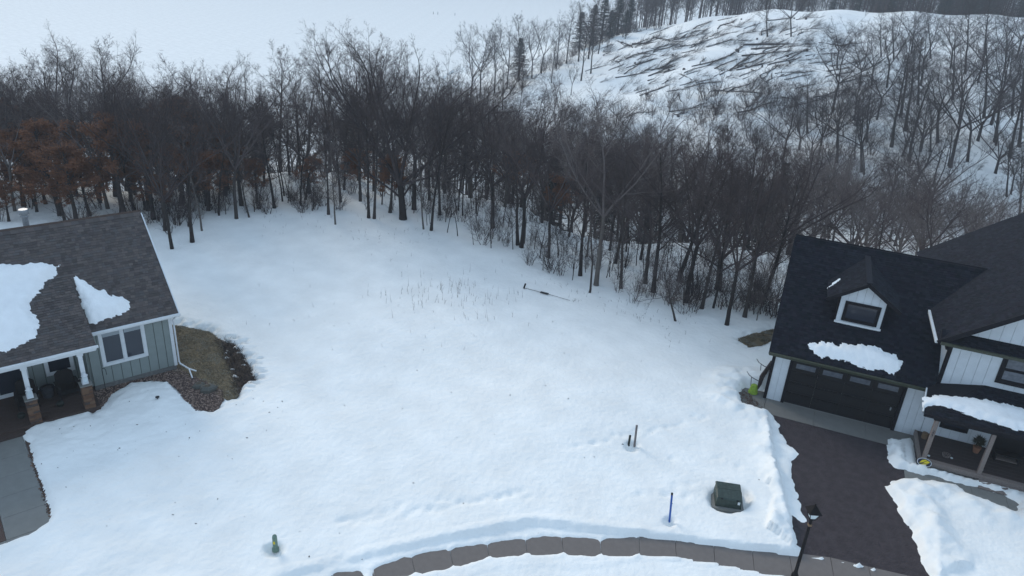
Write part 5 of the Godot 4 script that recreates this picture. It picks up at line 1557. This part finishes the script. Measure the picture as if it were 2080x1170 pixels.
# ---------------------------------------------------------------- small things on the ground
func local_sheet(poly: Array, to: Callable) -> Array:
	var out := []
	for q in poly: out.append(to.call(q[0], q[1]))
	return out
func build_paving() -> void:
	var dr := MB.new()
	dr.sheet(local_sheet([[-0.75, -1.43], [6.0, -1.43], [6.0, -12.0], [1.0, -12.4], [-0.2, -9.0]], r_xz), 0.0, 0.08)
	structure("driveway", dr, M.asphalt)
	var ap := Node3D.new()
	ap.name = "garage_apron"
	ap.set_meta("kind", "structure")
	add_child(ap)
	for k in 3:
		var b := MB.new()
		b.sheet(local_sheet([[-0.83 + k * 2.31, 0.02], [-0.83 + (k + 1) * 2.31 - 0.012, 0.02], [-0.83 + (k + 1) * 2.31 - 0.012, -1.42], [-0.83 + k * 2.31, -1.42]], r_xz), 0.016, 0.12)
		part(ap, "slab", b, M.apron)
	var pb := MB.new()
	pb.sheet(local_sheet([[-0.85, 0.6], [-0.85, -1.3], [-2.2, -1.0], [-2.3, 0.5]], r_xz), 0.006, 0.1)
	part(ap, "paved_corner", pb, M.apron)
	var wk := Node3D.new()
	wk.name = "porch_walk"
	wk.set_meta("kind", "structure")
	add_child(wk)
	for k in 4:
		var x0 := 5.3 + k * 1.3
		var b := MB.new()
		b.sheet(local_sheet([[x0, -2.55], [x0 + 1.29, -2.55], [x0 + 1.29, -4.3], [x0, -4.3]], r_xz), 0.01, 0.1)
		part(wk, "slab", b, M.concrete)
	var lw := Node3D.new()
	lw.name = "front_walk"
	lw.set_meta("kind", "structure")
	add_child(lw)
	for k in 5:
		var v0 := -2.02 - k * 1.26
		var b := MB.new()
		b.sheet(local_sheet([[-8.0, v0], [-6.62, v0], [-6.62, v0 - 1.25], [-8.0, v0 - 1.25]], l_xz), 0.02, 0.12)
		part(lw, "slab", b, M.concrete)
	for k in 3:
		var u0 := -6.62 - k * 1.4
		var b := MB.new()
		b.sheet(local_sheet([[u0, -8.33], [u0, -10.5], [u0 - 1.39, -10.5], [u0 - 1.39, -8.33]], l_xz), 0.02, 0.12)
		part(lw, "slab", b, M.concrete)
	var cb := Node3D.new()
	cb.name = "kerb"
	cb.set_meta("kind", "structure")
	add_child(cb)
	for i in CURB_U.size() - 1:
		var a: Vector2 = CURB_U[i]
		var b2: Vector2 = CURB_U[i + 1]
		var c: Vector2 = CURB_L[i + 1]
		var d: Vector2 = CURB_L[i]
		var e := (b2 - a).normalized() * 0.008
		var ou := (a - d).normalized() * 0.15
		var ol := (d - a).normalized() * 0.1
		var m := MB.new()
		m.sheet([a + e + ou, b2 - e + ou, c - e + ol, d + e + ol], 0.024, 0.15)
		part(cb, "kerb_slab", m, M.curb)
	# planting bed, lawn strip and shrub bed by the grey house
	var g := MB.new()
	g.sheet(GRASS, 0.03, 0.1)
	structure("lawn_strip", g, M.grass_mat)
	var mu := MB.new()
	mu.sheet(MULCH, 0.012, 0.1)
	structure("mulch_bed", mu, M.mulch)
	var tb := MB.new()
	tb.sheet(TWIGBED, 0.008, 0.1)
	structure("shrub_bed", tb, M.soil)
	var pa := MB.new()
	pa.sheet(PATCH, 0.03, 0.1)
	structure("bare_patch", pa, M.grass_mat)
	var bl := MB.new()
	bl.sheet(local_sheet([[-9.5, -2.02], [-8.02, -2.02], [-8.02, -8.3], [-9.5, -8.3]], l_xz), 0.015, 0.1)
	bl.sheet(local_sheet([[-6.6, -2.02], [-6.6, -8.2], [-6.15, -8.2], [-6.25, -2.02]], l_xz), 0.01, 0.1)
	structure("border_bed", bl, M.mulch)
func scatter(called: String, label: String, category: String, polys: Array, n: int, m: Array, kind: String, y: float) -> void:
	for k in m.size():
		var b := MB.new()
		for poly in polys:
			var lo := Vector2(1e9, 1e9)
			var hi := -lo
			for q in poly:
				lo = lo.min(q); hi = hi.max(q)
			for i in n:
				var p := Vector2(rng.randf_range(lo.x, hi.x), rng.randf_range(lo.y, hi.y))
				if sdist(p, poly) > 0.05: continue
				if kind == "chip":
					var a := rng.randf() * TAU
					var s := rng.randf_range(0.03, 0.075)
					var ax := Vector3(cos(a), rng.randf_range(-0.3, 0.3), sin(a)) * s
					var bx := Vector3(-sin(a), rng.randf_range(-0.3, 0.3), cos(a)) * s * rng.randf_range(0.4, 0.9)
					var up := Vector3(0, s * 0.5, 0)
					var c := Vector3(p.x, y + 0.012, p.y)
					b.tri(c - ax, c + bx, c + up); b.tri(c + bx, c + ax, c + up); b.tri(c + ax, c - bx, c + up); b.tri(c - bx, c - ax, c + up)
				elif kind == "blade":
					if lump.get_noise_2d(p.x * 1.6 + k * 31.0, p.y * 1.6) < [-0.25, -0.1, 0.12][k]: continue
					var c := Vector3(p.x, y, p.y)
					b.spike(c, c + Vector3(rng.randf_range(-0.08, 0.12), rng.randf_range(0.015, 0.08), rng.randf_range(-0.06, 0.1)), 0.011)
				else:
					var c := Vector3(p.x, y, p.y)
					var d := Vector3(rng.randf_range(-1, 1), rng.randf_range(0.3, 1.2), rng.randf_range(-1, 1)).normalized()
					b.spike(c, c + d * rng.randf_range(0.15, 0.45), 0.013)
		var o := part(self, called, b, m[k])
		tag(o, label if k == 0 else label + [", paler ones", ", darker ones"][k - 1], category, "", "stuff")
func build_small() -> void:
	rng.seed = 4
	scatter("bark_chips", "reddish brown bark chips along the grey house wall", "mulch", [MULCH], 8000, [M.mulch, M.chip_pale, M.chip_dark], "chip", 0.012)
	scatter("dry_grass", "matted tan and olive grass beside the grey house", "grass", [GRASS, PATCH], 9000, [M.straw, M.grass_mat, M.frost_grass], "blade", 0.03)
	scatter("cut_stems", "dark cut-back stems in the bed beyond the grass", "stems", [TWIGBED], 2200, [M.weed, M.bark_dark], "stem", 0.0)
	scatter("edging_litter", "loose gravel and leaves beside the left concrete walk", "litter", [local_sheet([[-6.6, -3.2], [-6.6, -8.1], [-6.2, -8.1], [-6.3, -3.2]], l_xz)], 900, [M.stone3, M.stone2], "chip", 0.01)
	scatter("leaf_litter", "dead leaves round the lime pot at the garage corner", "litter", [local_sheet([[-2.4, -0.9], [-0.9, -1.5], [-0.8, -1.2], [-2.2, 0.5]], r_xz)], 420, [M.mulch], "chip", 0.05)
	# boulder of two lumps
	var bo := thing("boulder", "rounded grey-green boulder in the bark bed by the downspout", "rock", Vector3(-14.05, 0.0, -29.15), 30.0)
	for k in 2:
		var b := MB.new()
		var R: float = [0.34, 0.27][k]
		var c: Vector3 = [Vector3(0.12, 0.1, 0.2), Vector3(-0.2, 0.06, -0.28)][k]
		for j in 8:
			for i in 12:
				var f := func(ii: int, jj: int) -> Vector3:
					var th := PI * jj / 8.0
					var ph := TAU * ii / 12.0
					var dd := Vector3(sin(th) * cos(ph), cos(th), sin(th) * sin(ph))
					var s := 1.0 + 0.25 * lump.get_noise_3d(dd.x * 2.0 + k * 7.0, dd.y * 2.0, dd.z * 2.0)
					return c + Vector3(dd.x * 1.15, dd.y * 0.62, dd.z * 0.95) * R * s
				b.quad(f.call(i, j), f.call(i + 1, j), f.call(i + 1, j + 1), f.call(i, j + 1))
		part(bo, "lump", b, M.boulder)
	# transformer cabinet
	var t := thing("utility_cabinet", "dark green metal transformer cabinet sunk in a melted snow hollow", "utility box", Vector3(9.2, 0.0, -23.75), -8.0)
	t.scale = Vector3(1.0, 0.82, 1.0)
	boxp(t, "pad", Vector3(-0.62, -0.1, -0.6), Vector3(0.62, 0.05, 0.58), M.concrete)
	var body := MB.new()
	body.hexa([Vector3(-0.5, 0.05, 0.46), Vector3(0.5, 0.05, 0.46), Vector3(0.5, 0.05, -0.46), Vector3(-0.5, 0.05, -0.46), Vector3(-0.47, 0.5, 0.44), Vector3(0.47, 0.5, 0.44), Vector3(0.47, 0.62, -0.44), Vector3(-0.47, 0.62, -0.44)])
	part(t, "body", body, M.cabinet_green)
	var lid := MB.new()
	lid.hexa([Vector3(-0.5, 0.503, 0.47), Vector3(0.5, 0.503, 0.47), Vector3(0.5, 0.63, -0.02), Vector3(-0.5, 0.63, -0.02), Vector3(-0.46, 0.57, 0.42), Vector3(0.46, 0.57, 0.42), Vector3(0.46, 0.68, -0.02), Vector3(-0.46, 0.68, -0.02)])
	part(t, "lid", lid, M.cabinet_green)
	var lid2 := MB.new()
	lid2.hexa([Vector3(-0.5, 0.6, -0.035), Vector3(0.5, 0.6, -0.035), Vector3(0.5, 0.62, -0.47), Vector3(-0.5, 0.62, -0.47), Vector3(-0.46, 0.68, -0.035), Vector3(0.46, 0.68, -0.035), Vector3(0.46, 0.7, -0.43), Vector3(-0.46, 0.7, -0.43)])
	part(t, "lid", lid2, M.cabinet_green)
	boxp(t, "label_plate", Vector3(0.33, 0.3, 0.452), Vector3(0.42, 0.46, 0.462), M.white_trim)
	for x in [-0.3, 0.3]: boxp(t, "latch", Vector3(x - 0.04, 0.52, 0.45), Vector3(x + 0.04, 0.56, 0.475), M.iron)
	# telecom pedestal
	var p := thing("utility_pedestal", "short green utility pedestal with a small yellow label", "utility post", Vector3(-7.62, -0.02, -19.5))
	var pb := MB.new()
	pb.lathe([[0.12, 0.0], [0.12, 0.12], [0.085, 0.16], [0.085, 0.6], [0.075, 0.66], [0.05, 0.7], [0.015, 0.715]], 18)
	part(p, "shell", pb, M.pedestal_green)
	var lb := MB.new()
	for k in 4:
		var a0 := PI * 0.5 - 0.35 + k * 0.2
		var a1 := a0 + 0.2
		var f := 0.088
		lb.quad(Vector3(cos(a0) * f, 0.36, sin(a0) * f), Vector3(cos(a0) * f, 0.48, sin(a0) * f), Vector3(cos(a1) * f, 0.48, sin(a1) * f), Vector3(cos(a1) * f, 0.36, sin(a1) * f))
	part(p, "yellow_label", lb, M.yellow)
	# stakes
	var s := thing("survey_stake", "weathered wooden survey stake standing in the open snow", "stake", Vector3(5.83, 0.0, -26.95))
	var sb := MB.new()
	sb.bar(Vector3(0.04, 0.0, 0), Vector3(0.0, 1.15, 0.0), 0.09, 0.035, Vector3(0, 0, 1))
	part(s, "post", sb, M.stake_wood)
	var s2 := thing("green_post", "short dark green post stub beside the wooden survey stake", "post", Vector3(5.62, 0.0, -27.0))
	var s2b := MB.new()
	s2b.tube([Vector3(0, 0, 0), Vector3(0, 0.55, 0)], [0.05, 0.05], 10, true)
	part(s2, "post", s2b, M.pot_green)
	var bs := thing("blue_stake", "bright blue utility marker stake standing near the kerb", "stake", Vector3(6.65, 0.0, -22.3))
	var bb := MB.new()
	bb.tube([Vector3(0, 0, 0), Vector3(-0.1, 1.3, 0)], [0.04, 0.04], 10, true)
	part(bs, "rod", bb, M.blue_paint)
	var bc := MB.new()
	bc.tube([Vector3(-0.1, 1.301, 0), Vector3(-0.107, 1.38, 0)], [0.042, 0.042], 10, true)
	part(bs, "dark_cap", bc, M.plastic_dark)
	# street lamp
	var l := thing("street_lamp", "black street lamp post with four-sided lantern beside the driveway", "lamp post", Vector3(10.59, 0.0, -19.71))
	var lp := MB.new()
	lp.lathe([[0.12, 0.0], [0.12, 0.3], [0.075, 0.4], [0.06, 0.5], [0.05, 2.75], [0.075, 2.8], [0.05, 2.86]], 14)
	part(l, "pole", lp, M.iron)
	boxp(l, "photocell_band", Vector3(-0.057, 2.52, -0.057), Vector3(0.057, 2.6, 0.057), M.cut_wood)
	var cage := MB.new()
	for sx in [-1.0, 1.0]:
		for sz in [-1.0, 1.0]: cage.bar(Vector3(sx * 0.09, 2.86, sz * 0.09), Vector3(sx * 0.17, 3.14, sz * 0.17), 0.02, 0.02)
	cage.box(Vector3(-0.1, 2.84, -0.1), Vector3(0.1, 2.865, 0.1))
	part(l, "lantern_frame", cage, M.iron)
	var gl := MB.new()
	gl.hexa([Vector3(-0.08, 2.87, 0.08), Vector3(0.08, 2.87, 0.08), Vector3(0.08, 2.87, -0.08), Vector3(-0.08, 2.87, -0.08), Vector3(-0.158, 3.13, 0.158), Vector3(0.158, 3.13, 0.158), Vector3(0.158, 3.13, -0.158), Vector3(-0.158, 3.13, -0.158)])
	part(l, "lantern_glass", gl, M.frosted)
	var cp := MB.new()
	cp.hexa([Vector3(-0.22, 3.14, 0.22), Vector3(0.22, 3.14, 0.22), Vector3(0.22, 3.14, -0.22), Vector3(-0.22, 3.14, -0.22), Vector3(-0.05, 3.36, 0.05), Vector3(0.05, 3.36, 0.05), Vector3(0.05, 3.36, -0.05), Vector3(-0.05, 3.36, -0.05)])
	cp.tube([Vector3(0, 3.35, 0), Vector3(0, 3.46, 0)], [0.04, 0.02], 8, true)
	part(l, "lantern_roof", cp, M.iron)
	# fallen sign pole lying in the snow at the wood edge
	var f := thing("fallen_pole", "thin dark pole with a flat paddle lying on the snow", "pole", on_snow(0.79, -42.66))
	var e := on_snow(3.6, -41.0) - f.position
	var fb := MB.new()
	fb.tube([Vector3(0, 0.04, 0), e * 0.5 + Vector3(0, 0.06, 0), e + Vector3(0, 0.04, 0)], [0.013, 0.013, 0.01], 6, true)
	part(f, "shaft", fb, M.iron)
	var fp := MB.new()
	fp.bar(e * 0.36 + Vector3(0, 0.07, 0), e * 0.53 + Vector3(0, 0.08, 0), 0.14, 0.05)
	part(f, "paddle", fp, M.plastic_dark)
	var fh := MB.new()
	fh.bar(Vector3(-0.05, 0.05, 0.12), Vector3(0.05, 0.35, -0.02), 0.1, 0.04)
	part(f, "grip", fh, M.iron)
	# far posts in the field
	for i in 3:
		var fx: float = [FIELD_X, FIELD_X + 2.5, FIELD_X + 12.0][i]
		var po := thing("field_post", ["leftmost of three tiny posts out in the far field", "middle one of three tiny posts out in the far field", "rightmost of three tiny posts out in the far field"][i], "post", on_snow(fx, FIELD_Z), 0.0, "posts in the far field")
		var pob := MB.new()
		pob.tube([Vector3(0, -0.3, 0), Vector3(0, 1.5, 0)], [0.12, 0.1], 7, true)
		part(po, "shaft", pob, M.log)
	# dry weeds poking through the snow
	var wd := MB.new()
	for k in 330:
		var x := rng.randf_range(-17.0, 12.0)
		var z := rng.randf_range(-50.0, -33.0)
		var u := rng.randf()
		if u < 0.35:
			x = -3.8 + rng.randfn(0.0, 2.2); z = -40.6 + rng.randfn(0.0, 1.5)
		elif u < 0.55:
			x = rng.randf_range(2.0, 11.0); z = edge_z(x) + rng.randf_range(0.0, 2.5)
		elif u < 0.8:
			x = rng.randf_range(-19.0, -6.0); z = edge_z(x) + rng.randf_range(0.0, 6.0)
		if z < edge_z(x) or r_inside(x, z): continue
		var b := on_snow(x, z)
		var hgt := rng.randf_range(0.08, 0.4) if u > 0.35 else rng.randf_range(0.2, 0.8)
		wd.spike(b - Vector3(0, 0.05, 0), b + Vector3(rng.randf_range(-0.1, 0.1), hgt, rng.randf_range(-0.08, 0.08)), 0.011)
		if rng.randf() < 0.4: wd.spike(b + Vector3(0, hgt * 0.4, 0), b + Vector3(rng.randf_range(-0.2, 0.2), hgt * 0.8, 0), 0.008)
	var w := part(self, "dry_weeds", wd, M.weed)
	tag(w, "sparse dry weed stalks poking through the lot's snow", "weeds", "", "stuff")
	var bits := MB.new()
	for k in 260:
		var x := rng.randf_range(-20.0, 12.0)
		var z := rng.randf_range(-38.0, -18.0)
		if k < 110:
			x = rng.randf_range(-20.0, -9.0); z = rng.randf_range(-30.0, -20.0)
		var b := on_snow(x, z)
		if b.y < 0.05 or r_inside(x, z): continue
		var a := rng.randf() * TAU
		var sz := 0.012 + 0.05 * pow(rng.randf(), 3.0)
		var ax := Vector3(cos(a), 0.1, sin(a)) * sz
		var bx := Vector3(-sin(a), 0.2, cos(a)) * sz * 0.5
		b.y += 0.008
		bits.tri(b - ax, b + bx, b + ax); bits.tri(b - ax, b + ax, b - bx)
	var bt := part(self, "snow_litter", bits, M.litter)
	tag(bt, "tiny dark leaf scraps strewn over the snow", "litter", "", "stuff")

# ---------------------------------------------------------------- the scene
func _ready() -> void:
	var cam := Camera3D.new()
	cam.fov = rad_to_deg(2.0 * atan(585.0 / 1500.0))
	cam.near = 0.5
	cam.far = 9000.0
	add_child(cam)
	cam.position = Vector3(0, 19.53, 0)
	cam.basis = Basis(Vector3.RIGHT, deg_to_rad(-24.44)) * Basis(Vector3(0, 0, 1), deg_to_rad(3.92))
	cam.current = true
	var env := Environment.new()
	env.background_mode = Environment.BG_SKY
	var sky := Sky.new()
	var sm := ProceduralSkyMaterial.new()
	sm.sky_top_color = Color(0.645, 0.745, 0.86)
	sm.sky_horizon_color = Color(0.705, 0.79, 0.885)
	sm.sky_curve = 0.4
	sm.ground_bottom_color = Color(0.6, 0.66, 0.72)
	sm.ground_horizon_color = Color(0.75, 0.82, 0.9)
	sm.sun_angle_max = 0.0
	sky.sky_material = sm
	env.sky = sky
	env.background_energy_multiplier = 1.0
	env.tonemap_mode = Environment.TONE_MAPPER_LINEAR
	env.tonemap_exposure = 1.4
	env.sdfgi_enabled = true
	env.ssao_enabled = true
	env.ssil_enabled = true
	env.fog_enabled = true
	env.fog_density = 0.0007
	env.fog_light_color = Color(0.93, 0.97, 1.0)
	var we := WorldEnvironment.new()
	we.environment = env
	add_child(we)
	var sun := DirectionalLight3D.new()
	sun.light_energy = 0.5
	sun.light_color = Color(1.0, 0.965, 0.92)
	sun.light_angular_distance = 20.0
	sun.shadow_enabled = true
	add_child(sun)
	sun.look_at_from_position(Vector3(-70, 52, -85), Vector3.ZERO)
	lump.noise_type = FastNoiseLite.TYPE_SIMPLEX_SMOOTH
	lump.frequency = 0.55
	lump.seed = 2
	lump.fractal_octaves = 3
	fine.noise_type = FastNoiseLite.TYPE_SIMPLEX_SMOOTH
	fine.frequency = 2.2
	fine.seed = 6
	fine.fractal_octaves = 2
	make_materials()
	prepare_bare()
	build_ground()
	build_paving()
	left_house()
	right_house()
	make_protos()
	build_woods()
	for k in protos:
		for q in protos[k]: q.queue_free()
	build_small()
